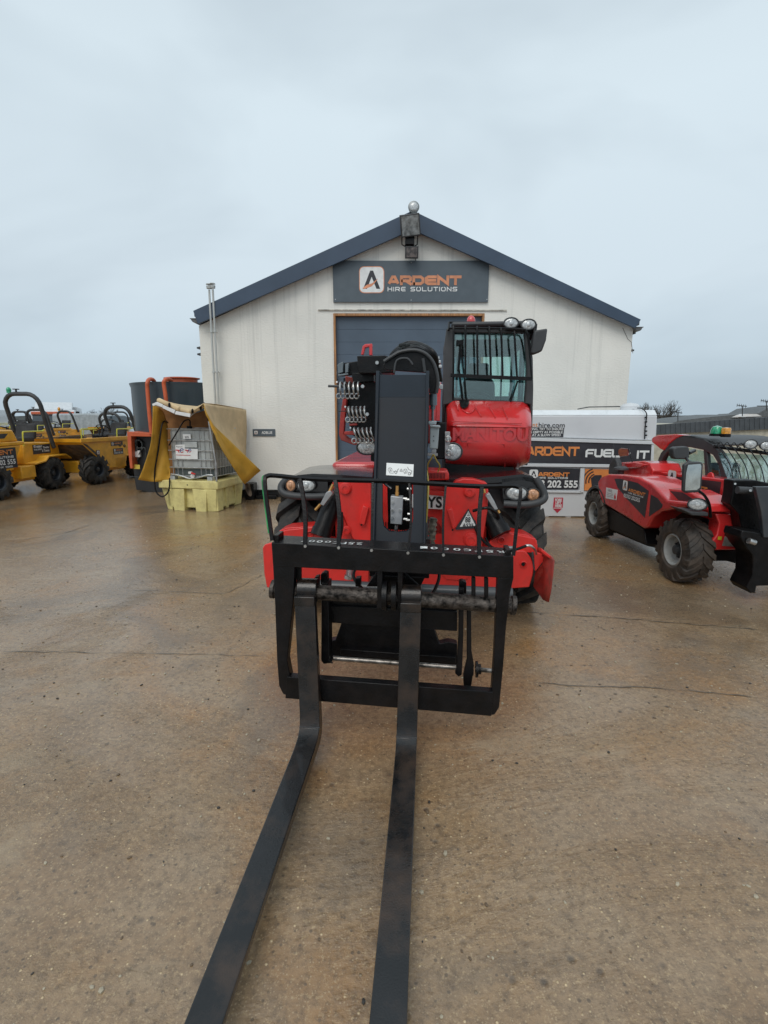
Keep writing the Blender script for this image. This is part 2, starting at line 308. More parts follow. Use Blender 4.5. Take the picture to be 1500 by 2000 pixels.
# ------------------------------------------------------------------ lettering
G = {'A': [[(0, 0), (.38, 1), (.62, 1), (1, 0)], [(.2, .3), (.8, .3)]], 'R': [[(0, 0), (0, 1), (.85, 1), (1, .86), (1, .58), (.85, .42), (.14, .42)], [(.5, .42), (1, 0)]],
     'D': [[(0, 0), (0, 1), (.75, 1), (1, .75), (1, .25), (.75, 0), (.1, 0)]], 'E': [[(1, 1), (.22, 1), (0, .8), (0, .2), (.22, 0), (1, 0)], [(.1, .5), (.95, .5)]],
     'N': [[(0, 0), (0, 1), (1, 0), (1, 1)]], 'T': [[(0, 1), (1, 1)], [(.5, .9), (.5, 0)]], 'H': [[(0, 0), (0, 1)], [(1, 0), (1, 1)], [(.1, .5), (.9, .5)]], 'I': [[(0, 0), (0, 1)]],
     'S': [[(1, 1), (.15, 1), (0, .86), (0, .64), (.15, .5), (.85, .5), (1, .36), (1, .14), (.85, 0), (0, 0)]], 'O': [[(.5, 1), (.18, 1), (0, .8), (0, .2), (.18, 0), (.82, 0), (1, .2), (1, .8), (.82, 1), (.46, 1)]],
     'L': [[(0, 1), (0, .15), (.1, 0), (1, 0)]], 'U': [[(0, 1), (0, .2), (.2, 0), (.8, 0), (1, .2), (1, 1)]], 'F': [[(0, 0), (0, .8), (.2, 1), (1, 1)], [(.1, .48), (.85, .48)]],
     'M': [[(0, 0), (0, 1), (.5, .35), (1, 1), (1, 0)]], 'K': [[(0, 0), (0, 1)], [(1, 1), (.1, .45), (1, 0)]], '-': [[(.1, .45), (.9, .45)]]}
def stroke_text(mb, txt, o, ux, uz, w, h, th, mi=0, gap=.32, slant=0, lift=None):
    """techno capitals between origin o and width w (world units along ux), height h; th = stroke width"""
    o = Vector(o); nrm = lift or ux.cross(uz).normalized(); ws = [(.0 if c == 'I' else .5 if c in ' -' else 1) for c in txt]
    tot = sum(ws) + gap * (len(txt) - 1) ; cw = (w - th) / tot; x = th / 2; dep = 0
    for c, wc in zip(txt, ws):
        for line in G.get(c, []):
            dep = (dep + 1) % 4
            P2 = [Vector((x + a * cw * wc + slant * b * h, th / 2 + b * (h - th))) for a, b in line]; k = len(P2); Lp = []; Rp = []
            for i, p in enumerate(P2):
                d0 = (P2[i] - P2[i - 1]).normalized() if i else (P2[1] - P2[0]).normalized()
                d1 = (P2[i + 1] - P2[i]).normalized() if i < k - 1 else d0
                n0 = Vector((-d0.y, d0.x)); n1 = Vector((-d1.y, d1.x)); m_ = (n0 + n1); m_ = m_.normalized() if m_.length > .01 else n0
                q = m_ * (th / 2 / max(.45, m_.dot(n0)))
                ex = Vector((0, 0))
                if i == 0: ex = -d1 * th / 2 * (0 if c in 'A' else 1)
                if i == k - 1: ex = d0 * th / 2 * (0 if c in 'A' else 1)
                Lp.append(p + q + ex); Rp.append(p - q + ex)
            vs = [o + ux * p.x + uz * p.y + nrm * (.0008 * dep) for p in Lp + Rp]
            mb.add(vs, [(i, i + 1, i + 1 + k, i + k) for i in range(k - 1)], mi)
        x += cw * (wc + gap)
def text(mb, txt, o, ux, uz, h, w=None, mi=0, bold=0, slant=0):
    """plain lettering set with Blender's built-in font, h = capital height"""
    cu = bpy.data.curves.new('t', 'FONT'); cu.body = txt; cu.size = 1; cu.offset = bold; cu.shear = slant; cu.resolution_u = 3
    ob = bpy.data.objects.new('t', cu); C.objects.link(ob); dg = bpy.context.evaluated_depsgraph_get(); ev = ob.evaluated_get(dg); me = ev.to_mesh()
    if len(me.vertices):
        x0 = min(v.co.x for v in me.vertices); x1 = max(v.co.x for v in me.vertices); s = h / .69; sx = s if w is None else w / max(1e-6, x1 - x0)
        mb.add([Vector(o) + ux * ((v.co.x - x0) * sx) + uz * (v.co.y * s) for v in me.vertices], [tuple(p.vertices) for p in me.polygons], mi)
    ev.to_mesh_clear(); bpy.data.objects.remove(ob); bpy.data.curves.remove(cu)
def rrect(o, ux, uz, w, h, r, k=4):
    pts = []
    for cx, cy, a0 in ((w - r, r, -90), (w - r, h - r, 0), (r, h - r, 90), (r, r, 180)):
        for i in range(k + 1):
            a = R(a0 + 90 * i / k); pts.append(Vector(o) + ux * (cx + r * math.cos(a)) + uz * (cy + r * math.sin(a)))
    return pts
def logo(mb, o, ux, uz, s, n, iw=0, idk=1, io=2):
    """white rounded tile with a dark capital A crossed by an orange sweep; n = outward normal"""
    o = Vector(o); q = lambda pts, d, mi: mb.sheet([o + ux * (x * s) + uz * (y * s) + n * d for x, y in pts], mi)
    mb.sheet([p for p in rrect(o - ux * .03 * s - uz * .03 * s, ux, uz, s * 1.06, s * 1.06, s * .2)], io)
    mb.sheet([p + n * .0015 for p in rrect(o, ux, uz, s, s, s * .18)], iw)
    q([(.14, .14), (.30, .14), (.50, .62), (.50, .86), (.44, .86)], .003, idk)
    q([(.50, .86), (.50, .62), (.70, .14), (.86, .14), (.56, .86)], .003, idk)
    q([(.10, .16), (.30, .30), (.52, .36), (.78, .56), (.60, .34), (.50, .24), (.22, .14)], .0045, io)
# ------------------------------------------------------------------ wheels and lamps
def wheel(parent, c, ax, r, w, rr, rimmat, lugs=20, lug_h=.035, name='wheel', hub=DGR, disc_in=.0):
    """c = centre of tyre, ax = outward axis; parent thing > tyre (wheel) > rim, hub"""
    ax = Vector(ax).normalized(); c = Vector(c); t = MB(); rb = r - lug_h; hw = w / 2
    prof = [(-hw * .8, rr), (-hw, rr + .03), (-hw * 1.02, rr + (rb - rr) * .6), (-hw * .88, rb - .015), (-hw * .6, rb), (0, rb + .006), (hw * .6, rb), (hw * .88, rb - .015), (hw * 1.02, rr + (rb - rr) * .6), (hw, rr + .03), (hw * .8, rr), (hw * .2, rr - .01), (-hw * .2, rr - .01), (-hw * .8, rr)]
    t.lathe(c, ax, prof, 40, caps=False)
    e1 = ax.orthogonal().normalized(); e2 = ax.cross(e1)
    for i in range(lugs):
        for sd_ in (-1, 1):
            a0 = 2 * math.pi * (i + (.5 if sd_ > 0 else 0)) / lugs; skew = .9 * 2 * math.pi / lugs; wd = .28 * 2 * math.pi / lugs
            vs = []
            for x, aa in ((.02, skew), (.45, skew * .45), (.95, 0), (1.03, -.1 * skew)):
                for da in (-wd, wd):
                    for q, sc_ in ((0, 1.0), (1, .8)):
                        an = a0 + aa + da * sc_; rad = (rb - .03) if q == 0 else r
                        if x > 1: rad = rb - .09 * (1 - q) - .01 if q == 0 else r - .055
                        elif x > .9: rad = rad - (.012 if q else 0)
                        vs.append(c + ax * (sd_ * x * hw) + (e1 * math.cos(an) + e2 * math.sin(an)) * rad)
            fs = []
            for k in range(3):
                b = k * 4; d = b + 4
                fs += [(b + 1, b + 3, d + 3, d + 1), (b, b + 1, d + 1, d), (b + 2, d + 2, d + 3, b + 3), (b, d, d + 2, b + 2)]
            fs += [(0, 2, 3, 1), (12, 13, 15, 14)]
            t.add(vs, fs)
    o = link(name, t, RUB, parent, ang=30)
    rm = MB(); rm.lathe(c, ax, [(hw * .86, rr + .012), (hw * .92, rr - .002), (hw * .8, rr - .02), (hw * .35, rr * .86), (hw * .25, rr * .62), (hw * .3, rr * .5), (-hw * .2, rr * .45), (-hw * .8, rr * .97)], 36, caps=False)
    link('rim', rm, rimmat, o)
    hb = MB(); hb.lathe(c, ax, [(hw * .1, rr * .60), (hw * .34, rr * .56), (hw * .42, rr * .36), (hw * .72, rr * .30), (hw * .78, rr * .22), (hw * .80, .001)], 24, caps=False)
    for i in range(8):
        an = 2 * math.pi * i / 8; p = c + (e1 * math.cos(an) + e2 * math.sin(an)) * rr * .46 + ax * hw * .36; hb.cyl(p, p + ax * .02, .012, n=6)
    link('hub', hb, hub, o)
    return o
def oval_lamp(parent, c, n, rx, rz, name='work_lamp', lens=LENS, X=None, depth=.09):
    n = Vector(n).normalized(); X = X or n.cross(ZD).normalized(); Z = X.cross(n).normalized() * -1; c = Vector(c)
    hs = MB(); N_ = 28
    ring = lambda d, k: [c + n * d + X * (rx * k * math.cos(2 * math.pi * i / N_)) + Z * (rz * k * math.sin(2 * math.pi * i / N_)) for i in range(N_)]
    prof = [(-depth, .45), (-depth * .5, .9), (0, 1.08), (.012, 1.10), (.016, 1.0), (.004, .93)]
    vs = []
    for d, k in prof: vs += ring(d, k)
    fs = [(i * N_ + j, i * N_ + (j + 1) % N_, (i + 1) * N_ + (j + 1) % N_, (i + 1) * N_ + j) for i in range(len(prof) - 1) for j in range(N_)] + [tuple(range(N_))[::-1]]
    hs.add(vs, fs); h = link(name, hs, DGR, parent)
    ls = MB(); ls.ell(c + n * .002, rx * .95, .014, rz * .95, X, n, Z, 24, 8)
    ls.ell(c + n * .010, rx * .38, .012, rz * .55, X, n, Z, 16, 6)
    link('lens', ls, lens, h)
    return h
# ================================================================== SETTING
gd = MB(); ys = [-6, 0, 4, 8, 14, 30, 80, 300, 1200]; xs = [-900, -120, -30, -12, -6, 0, 6, 12, 30, 120, 900]
for y in ys:
    for x in xs: gd.v.append(Vector((x, y, 0)))
for j in range(len(ys) - 1):
    for i in range(len(xs) - 1):
        a = j * len(xs) + i; gd.f.append((a, a + 1, a + 1 + len(xs), a + len(xs))); gd.m.append(0)
tag(link('ground', gd, ground_mat()), kind='structure')
# joints between the slabs, worn open, with mud in them
JM = mat('slab_joint', (.15, .115, .08), .45, var=.4, scale=20, bump=.5, bscale=60)
jt = MB()
def crack(pts, w0, mi=0, mb=jt, z=.004, jag=.02):
    q = []
    for i in range(len(pts) - 1):
        a, b = Vector(pts[i]), Vector(pts[i + 1]); n_ = max(3, int((b - a).length / .07))
        for k in range(n_): q.append(a.lerp(b, k / n_) + Vector((random.uniform(-jag, jag), random.uniform(-jag, jag), 0)) * .6)
    q.append(Vector(pts[-1])); l_ = []; r_ = []
    for i, p in enumerate(q):
        d = (q[min(i + 1, len(q) - 1)] - q[max(0, i - 1)]).normalized(); s_ = Vector((-d.y, d.x, 0)); ww = w0 * random.uniform(.15, 1) * min(1, i / 2, (len(q) - 1 - i) / 2)
        l_.append(p + s_ * ww + ZD * z); r_.append(p - s_ * ww * random.uniform(.4, 1) + ZD * z)
    mb.add(l_ + r_, [(i, i + 1, i + 1 + len(q), i + len(q)) for i in range(len(q) - 1)], mi)
def gp(px, py):
    d = ray(px, py); return Vector((0, 0, H)) + d * (-H / d.z) - Vector((0, 0, 0))
def g0(px, py): p = gp(px, py); p.z = 0; return p
for pts, w0 in (([(0, 1272), (180, 1275), (330, 1277), (520, 1282)], .006), ([(1010, 1195), (1180, 1205), (1500, 1232)], .009), ([(1040, 1335), (1170, 1342), (1300, 1345), (1500, 1365)], .007),
                ([(0, 1065), (60, 1052), (130, 1040), (200, 1018)], .012), ([(250, 1153), (330, 1155), (440, 1160), (520, 1120)], .006), ([(1210, 1050), (1330, 1075)], .008)):
    crack([g0(*p) for p in pts], w0, 0)
tag(link('slab_joints', jt, [JM]), kind='structure')
# loose grit and stones
gv = MB()
for i in range(2600):
    x = random.uniform(-4, 4); y = random.uniform(.7, 7.5) if random.random() < .8 else random.uniform(7, 11)
    s_ = random.choice((.003, .004, .005, .007)) * random.uniform(.7, 1.4); gv.ell((x, y, s_ * .3), s_ * random.uniform(1, 1.8), s_, s_ * .6, Vector((math.cos(i), math.sin(i), 0)), Vector((-math.sin(i), math.cos(i), 0)), n=5, m=3, mi=random.choice((0, 0, 1, 2)))
tag(link('grit', gv, [mat('grit_pale', (.42, .36, .26), .5), mat('grit_brown', (.15, .1, .06), .5), mat('grit_dark', (.04, .035, .03), .5)]), 'scattered loose grit and small stones on the wet concrete', 'grit', kind='stuff')
# distant land
fl = MB(); k = 60
top = [(-320 + 640 * i / k, 320, 2.2 + .5 * math.sin(i * .7) + random.uniform(-.6, .6)) for i in range(k + 1)]
fl.add([(x, y, -.5) for x, y, z in top] + top + [(x, y + 40, -.5) for x, y, z in top], [(i, i + 1, i + k + 2, i + k + 1) for i in range(k)] + [(i + k + 1, i + k + 2, i + 2 * k + 3, i + 2 * k + 2) for i in range(k)])
tag(link('hills', fl, mat('far_hedge', (.10, .115, .115), .9, var=.3, scale=.2)), kind='structure')
# ================================================================== WORKSHOP
YB = 11.05
RW = render_mat()
ws = thing('workshop', (.6, YB + 9, 0), 'white rendered workshop with a gable front and dark blue roof edge', 'building')
mw = MB()
e_l, e_r, ap = (-3.86, 3.62), (5.2, 3.60), (.565, 5.5)
dx0, dx1, dz = -1.055, 2.09, 3.87
th = .3
f0 = lambda pts: mw.poly([(x, YB, z) for x, z in pts], (0, th, 0))
f0([(e_l[0], .16), (dx0, .16), (dx0, dz), (e_l[0], e_l[1])][:0] or [(e_l[0], .16), (dx0, .16), (dx0, dz), (-3.4, dz - .05), (e_l[0], e_l[1])])
f0([(dx1, .16), (e_r[0], .16), (e_r[0], e_r[1]), (4.6, dz), (dx1, dz)])
f0([(-3.4, dz - .05), (dx0, dz), (dx1, dz), (4.6, dz), ap][::-1])
mw.bx(e_l[0], e_l[0] + th, YB + th, YB + 18, .16, 3.6); mw.bx(e_r[0] - th, e_r[0], YB + th, YB + 18, .16, 3.58)
mw.poly([(e_l[0], YB + 18, 0), (e_r[0], YB + 18, 0), (e_r[0], YB + 18, 3.58), (ap[0], YB + 18, 5.45), (e_l[0], YB + 18, 3.58)], (0, .3, 0))
link('wall', mw, RW, ws)
pt = MB(); pt.bx(e_l[0] + .03, dx0 - .02, YB + .04, YB + .25, 0, .16); pt.bx(dx1 + .02, e_r[0] - .03, YB + .04, YB + .25, 0, .16); pt.bx(-3.2, dx0 - .1, YB - .03, YB + .03, .16, .175)
link('plinth', pt, mat('dark_plinth', (.035, .035, .035), .5, var=.3), ws)  # near-black strip for the dark gap at the wall's foot
NAVY = mat('blue_grey_cladding', (.040, .066, .108), .42, var=.08, scale=2, stretch=(1, 1, 1))
rf = MB()
YF = YB - .22
def rpt(px, py): return P(px, py, YF, 0)
TL, TA, TR = rpt(377, 607), rpt(806, 411), rpt(1252, 624)
BL, BA, BR = rpt(386, 633), rpt(806, 449), rpt(1241, 641)
fa = MB(); fa.poly([TL, TA, BA, BL], (0, .05, 0)); fa.poly([TA, TR, BR, BA], (0, .05, 0))
link('fascia', fa, NAVY, ws, bev=.006)
zz = lambda p, dz_=0: Vector((p.x, p.y + .052, p.z + dz_))
rf.poly([zz(TL, -.02), zz(TA, -.02), zz(TA, -.1), zz(TL, -.1)], (0, 18.4, 0)); rf.poly([zz(TA, -.02), zz(TR, -.02), zz(TR, -.1), zz(TA, -.1)], (0, 18.4, 0))
rf.tube([zz(TA, 0), zz(TA, 0) + Vector((0, 18.3, 0))], .06, 8)
link('roof', rf, mat('roof_sheeting', (.10, .115, .13), .5, bump=.1), ws)
for sx, pe in ((-1, TL), (1, TR)):
    gt = MB(); c = Vector((pe.x + sx * .02, YF + .1, pe.z - .14)); prof = [(math.cos(a) * .07, math.sin(a) * .07) for a in [math.pi + math.pi * i / 8 for i in range(9)]]
    gt.poly([c + Vector((x, 0, z)) for x, z in prof], (0, 18, 0)); gt.bx(c.x - .09 + .0, c.x + .09, c.y - .01, c.y + 18, c.z, c.z + .015)
    link('gutter', gt, mat('gutter_plastic', (.12, .12, .12), .4), ws)
# soffit brackets seen past the right and left corners
for X, zs in ((5.24, (3.45, 3.1)), (-3.9, (3.15, 3.02))):
    for z_ in zs:
        br = MB(); s_ = 1 if X > 0 else -1; br.poly([(X - .04 * s_, YB + .1, z_), (X + .07 * s_, YB + .1, z_ + .03), (X + .07 * s_, YB + .1, z_ + .06), (X - .04 * s_, YB + .1, z_ + .08)], (0, .12, 0)); link('bracket', br, DGR, ws)
lt = MB(); lt.poly(pl([(621, 604), (990, 605), (990, 607), (621, 606)], YB - .03, 0), (0, .028, 0)); link('lintel_drip', lt, mat('lintel', (.55, .52, .45), .7, var=.3, scale=10), ws)
# roller door in its opening
WOOD = mat('orange_timber', (.44, .21, .08), .5, var=.25, scale=5, stretch=(6, 6, .6))
df = MB(); df.bx(dx0 + .002, dx0 + .045, YB - .012, YB + .1, 0, dz - .003); df.bx(dx0 + .046, dx1 - .046, YB - .004, YB + .1, dz - .05, dz - .003); df.bx(dx1 - .045, dx1 - .002, YB - .012, YB + .1, 0, dz - .003)
link('door_frame', df, WOOD, ws, bev=.003)
dr = MB(); nz_ = 15; hh = (dz - .05) / nz_
for i in range(nz_):
    z0 = i * hh; dr.poly([(dx0 + .046, YB + .104, z0), (dx0 + .046, YB + .10, z0 + .005), (dx0 + .046, YB + .10, z0 + hh - .005), (dx0 + .046, YB + .104, z0 + hh), (dx0 + .046, YB + .14, z0 + hh), (dx0 + .046, YB + .14, z0)], (dx1 - dx0 - .092, 0, 0))
link('door', dr, mat('blue_grey_door', (.078, .11, .152), .45, var=.08, scale=1.5), ws)
# name board over the door
SGN = mat('sign_slate', (.085, .108, .128), .4, var=.05)
X1, Z1 = Vector((1, 0, 0)), ZD; N1 = Vector((0, -1, 0))
def W(px, py, Y): return P(px, py, Y, 0)
board = sg = thing('name_board', W(803, 589, YB - .04), 'long slate grey name board above the workshop door', 'sign')
Ys = YB - .05
q = MB(); a0, a1 = W(651, 590, Ys), W(956, 509, Ys); q.bx(a0.x, a1.x, Ys, YB - .003, a0.z, a1.z); link('panel', q, SGN, sg, bev=.003)
q = MB(); o = W(703, 571, Ys - .003); s_ = (W(749, 571, Ys) - W(703, 571, Ys)).x; logo(q, o, X1, Z1, s_, N1)
link('logo', q, [DEC, DARKT, mat('salmon_orange', (.75, .30, .16), .45)], sg, recalc=False)
q = MB(); o = W(757, 557, Ys - .004); stroke_text(q, 'ARDENT', o, X1, Z1, (W(901, 557, Ys) - W(757, 557, Ys)).x, W(800, 538, Ys).z - W(800, 557, Ys).z, .055, gap=.34, lift=N1)
link('lettering', q, mat('sign_orange', (.66, .27, .14), .5), sg, recalc=False)
q = MB(); o = W(757, 569, Ys - .004); stroke_text(q, 'HIRE SOLUTIONS', o, X1, Z1, (W(893, 557, Ys) - W(757, 557, Ys)).x, .085, .016, gap=.5, lift=N1)
link('lettering', q, DEC, sg, recalc=False)
# small sign on the wall
sg = thing('small_sign', W(515, 845, YB - .01), 'small dark sign low on the white wall right of the tarpaulin', 'sign')
q = MB(); a0, a1 = W(494, 852, YB - .02), W(537, 838, YB - .02); q.bx(a0.x, a1.x, YB - .02, YB - .002, a0.z, a1.z); link('panel', q, SGN, sg)
q = MB(); logo(q, W(497, 848, YB - .022), X1, Z1, .07, N1); text(q, 'ADBLUE', W(511, 847.4, YB - .023), X1, Z1, .055, .23, 0, .02); link('lettering', q, [DEC, DARKT, ORG], sg, recalc=False)
# floodlights at the gable
fl_ = thing('floodlight', W(804, 460, YB - .3), 'large square floodlight tilted down under the gable peak', 'floodlight')
q = MB(); c = W(801, 440, YB - .45); Xf = Vector((.98, 0, .12)).normalized(); Yf = Vector((.02, .9, .38)).normalized(); Zf = Xf.cross(Yf).normalized(); Yf = Zf.cross(Xf)
q.box(c, .19, .06, .19, 0, Xf, Yf, Zf); q.box(c + Yf * .09, .12, .04, .12, 0, Xf, Yf, Zf); link('housing', q, DGR, fl_, bev=.012)
q = MB(); q.box(c - Yf * .061, .165, .003, .165, 0, Xf, Yf, Zf); link('glass', q, mat('flood_glass', (.30, .33, .34), .2, metal=.3, coat=1, var=.3, scale=15), fl_)
q = MB(); q.tube([c + Vector((-.16, .1, -.1)), c + Vector((-.15, .15, -.3)), c + Vector((0, .2, -.36)), c + Vector((.15, .15, -.3)), c + Vector((.16, .1, -.1))], .012, 6); q.box(c + Vector((.0, .14, -.24)), .09, .06, .07); q.box(c + Vector((0, .3, -.36)), .03, .16, .02); link('bracket', q, BLK, fl_)
fl2 = thing('floodlight', W(804, 492, YB - .2), 'small square floodlight just above the name board', 'floodlight')
q = MB(); c = W(804, 493, YB - .25); q.box(c, .13, .07, .11, 0, X1, Vector((0, .96, .28)), Vector((0, -.28, .96))); q.box(c + Vector((0, .14, .05)), .03, .11, .02); link('housing', q, DGR, fl2, bev=.01)
q = MB(); q.box(c + Vector((0, -.072, -.02)), .105, .003, .085, 0, X1, Vector((0, .96, .28)), Vector((0, -.28, .96))); link('glass', q, mat('flood_glass_dark', (.16, .13, .12), .25, coat=.6, var=.4, scale=12), fl2)
cm = thing('round_lamp', W(808, 405, YB - .2), 'round bulkhead lamp on top of the gable peak', 'lamp')
q = MB(); c = W(808, 405, YB - .3); q.lathe(c, N1, [(-.12, .04), (-.05, .10), (.02, .11), (.03, .09)], 24); q.cyl(c + Vector((0, .1, 0)), c + Vector((0, .25, -.12)), .02); link('housing', q, mat('lamp_grey', (.25, .27, .27), .4, metal=.4), cm)
q = MB(); q.ell(c + N1 * .03, .085, .03, .085); link('lens', q, LENS, cm)
q = MB(); q.tube([W(808, 412, YB - .02), W(806, 470, YB - .015), W(812, 500, YB - .015), W(812, 509, YB - .02)], .008, 6); link('cable', q, DGR, ws)
for x, y in ((655, 514), (655, 585), (952, 514), (951, 585), (803, 513), (803, 586)):
    q = MB(); c = W(x, y, YB - .052); q.cyl(c, c + N1 * .006, .011, n=8); link('screw', q, STL, board)
q = MB(); q.tube([W(1216, 640, YB - .003), W(1226, 662, YB - .003), W(1233, 668, YB - .003), W(1236, 690, YB - .003)], .004, 4); link('render_cracks', q, mat('crack_dark', (.2, .19, .17), .9), ws)
# two flue pipes
PIPE = mat('grey_pipe', (.52, .53, .51), .35, metal=.3, var=.08, scale=3)
for i, (x0, y0, x1, y1) in enumerate(((408.5, 566, 421, 792), (415.5, 565, 427, 792))):
    pp_ = thing('flue_pipe', (W(x1, y1, YB - .12).x, YB - .12, 0), ('thin white pipe up the wall, the left one of the pair' if i == 0 else 'thin white pipe up the wall, the right one of the pair'), 'pipe', 'pipes up the left wall')
    A_, B_ = W(x0, y0, YB - .25), W(x1, y1, YB - .12); B2 = B_ + (B_ - A_).normalized() * 1.2
    q = MB(); q.cyl(A_, B2,   .021, n=12); link('pipe', q, PIPE, pp_)
    q = MB(); q.cyl(A_ + ZD * .02, A_ + ZD * .07, .05, .055, 14); q.cyl(A_ + ZD * .10, A_ + ZD * .115, .06, .05, 14); q.cyl(A_ + ZD * .05, A_ + ZD * .11, .01, n=6); link('cowl', q, PIPE, pp_)
    q = MB()
    for t_ in (.35, .7): c = A_.lerp(B_, t_); q.cyl(c - ZD * .015, c + ZD * .015, .036, n=12); q.box(c + Vector((0, .07, 0)), .012, .07, .01)
    link('clip', q, PIPE, pp_)
# ================================================================== ROTATING TELEHANDLER (main machine)
tl = thing('rotating_telehandler', W3(-.155, 5.6, 0), 'large red telehandler in mid-yard with black boom head and lowered pallet forks', 'telehandler')
def slab(name, m, parts, parent=tl, bev=.004, seg=2):
    """parts: (pixel outline, depth v or list of v, thickness)"""
    q = MB()
    for pts, v, th_ in parts:
        p3 = [P(x, y, v if not isinstance(v, (list, tuple)) else v[i]) for i, (x, y) in enumerate(pts)]
        q.poly(p3, VD * th_)
    return link(name, q, m, parent, bev=bev, seg=seg)
# ---- forks: true profile in (v, z)
fork_prof = [(2.41, .845), (2.375, .50), (2.345, .22), (2.325, .165), (2.28, .138), (2.20, .128), (.86, .118), (.80, .112), (.80, .103), (.88, .098), (2.20, .070), (2.33, .072), (2.385, .10), (2.405, .16), (2.43, .50), (2.455, .845)]
for u0, u1, dz, ush in ((-.640, -.535, 0, -.028), (-.137, -.032, -.028, .012)):
    q = MB(); pts = [W3(u0 + ush * max(0, z - .13) / .7, v, z + dz) for v, z in fork_prof]; q.poly(pts, UD * (u1 - u0))
    fk = link('fork', q, FORKM, tl, bev=.007, seg=3)
    um = (u0 + u1) / 2 + ush
    q = MB(); q.cyl(W3(u0 + ush, 2.50, .845 - .037 * (um + .19)), W3(u1 + ush, 2.50, .845 - .037 * (um + .19)), .055, n=24)
    q.mbx(u0 + ush, u1 + ush, 2.40, 2.52, .80 + dz * .6, .85 + dz * .6); link('fork_eye', q, FORKM, fk, bev=.004)
    q = MB(); q.mbx(u0 - .001, u1 + .001, 2.322, 2.334, .166 + dz, .170 + dz); link('weld_seam', q, mat('weld', (.12, .12, .125), .4, metal=.5), fk)
# ---- carriage
cg = slab('fork_carriage', BLK, [
    ([(530, 1060), (1003, 1087), (1003, 1130), (533, 1106)], 2.44, .17),
    ([(533, 1104), (575, 1107), (572, 1180), (566, 1240), (561, 1290), (567, 1322), (566, 1360), (553, 1356), (545, 1340), (541, 1290), (537, 1180)], 2.442, .06),
    ([(1003, 1129), (972, 1128), (969, 1200), (965, 1290), (960, 1354), (958, 1397), (966, 1396), (975, 1382), (983, 1300), (988, 1230), (995, 1165)], 2.442, .06),
    ([(560, 1322), (963, 1352), (960, 1399), (557, 1364)], 2.43, .05),
    ([(640, 1183), (893, 1195), (893, 1233), (640, 1216)], 2.64, .08),
    ([(645, 1160), (893, 1180), (893, 1197), (645, 1184)], 2.66, .10),
    ([(667, 1216), (848, 1230), (858, 1258), (876, 1254), (893, 1258), (893, 1303), (635, 1290), (635, 1255), (655, 1250)], 2.76, .06),
    ([(665, 1268), (890, 1284), (890, 1296), (665, 1280)], 2.735, .03),
    ([(628, 1140), (641, 1140), (643, 1290), (648, 1295), (632, 1297), (627, 1290)], 2.55, .10),
    ([(896, 1150), (906, 1150), (905, 1240), (903, 1300), (902, 1318), (896, 1322), (889, 1316), (893, 1296), (896, 1230)], 2.55, .03),
    ([(912, 1185), (920, 1180), (921, 1270), (926, 1300), (920, 1345), (906, 1346), (905, 1320), (912, 1290)], 2.57, .03),
    ([(737, 1113), (747, 1113), (746, 1188), (736, 1190)], 2.46, .14), ([(777, 1116), (786, 1117), (785, 1190), (775, 1191)], 2.46, .14),
    ([(579, 1106), (588, 1107), (588, 1145), (579, 1145)], 2.50, .02), ([(921, 1127), (929, 1128), (929, 1168), (921, 1168)], 2.50, .02), ([(946, 1128), (954, 1129), (954, 1170), (946, 1170)], 2.50, .02),
    ([(626, 1122), (632, 1118), (639, 1120), (640, 1142), (626, 1142)], 2.60, .05), ([(897, 1137), (903, 1135), (911, 1138), (911, 1160), (897, 1160)], 2.60, .05), ([(614, 1128), (622, 1126), (622, 1142), (614, 1142)], 2.62, .05), ([(694, 1130), (704, 1129), (704, 1146), (694, 1146)], 2.62, .05),
    ([(735, 1118), (716, 1146), (738, 1146)], 2.60, .02), ([(792, 1119), (822, 1147), (790, 1147)], 2.60, .02)], bev=.003)
q = MB(); q.cyl(P(534, 1151, 2.50), P(1001, 1183, 2.50), .040, n=28); link('shaft', q, SHAFT, cg)
q = MB(); q.cyl(P(530, 1150, 2.50), P(538, 1151, 2.50), .050, n=24); q.cyl(P(998, 1182, 2.50), P(1007, 1183, 2.50), .050, n=24); link('shaft_collar', q, SHAFT, cg, bev=.003)
for x in (752, 770):
    q = MB(); c = P(x, 1163, 2.47); q.lathe(c, UD, [(-.012, .03), (-.012, .075), (.012, .078), (.012, .03)], 26); link('disc', q, BLK, cg)
q = MB(); q.cyl(P(632, 1284, 2.62), P(896, 1304, 2.62), .014, n=14); q.cyl(P(928, 1307, 2.62), P(967, 1311, 2.62), .013, n=14); link('tie_rod', q, mat('rod_steel', (.33, .30, .27), .35, metal=.8, var=.4, scale=30), cg)
q = MB()
for x, r_ in ((922, .035), (931, .045), (937, .028)): c = P(x, 1307, 2.62); q.cyl(c - UD * .006, c + UD * .006, r_, n=18)
link('rod_nut', q, BLK, cg)
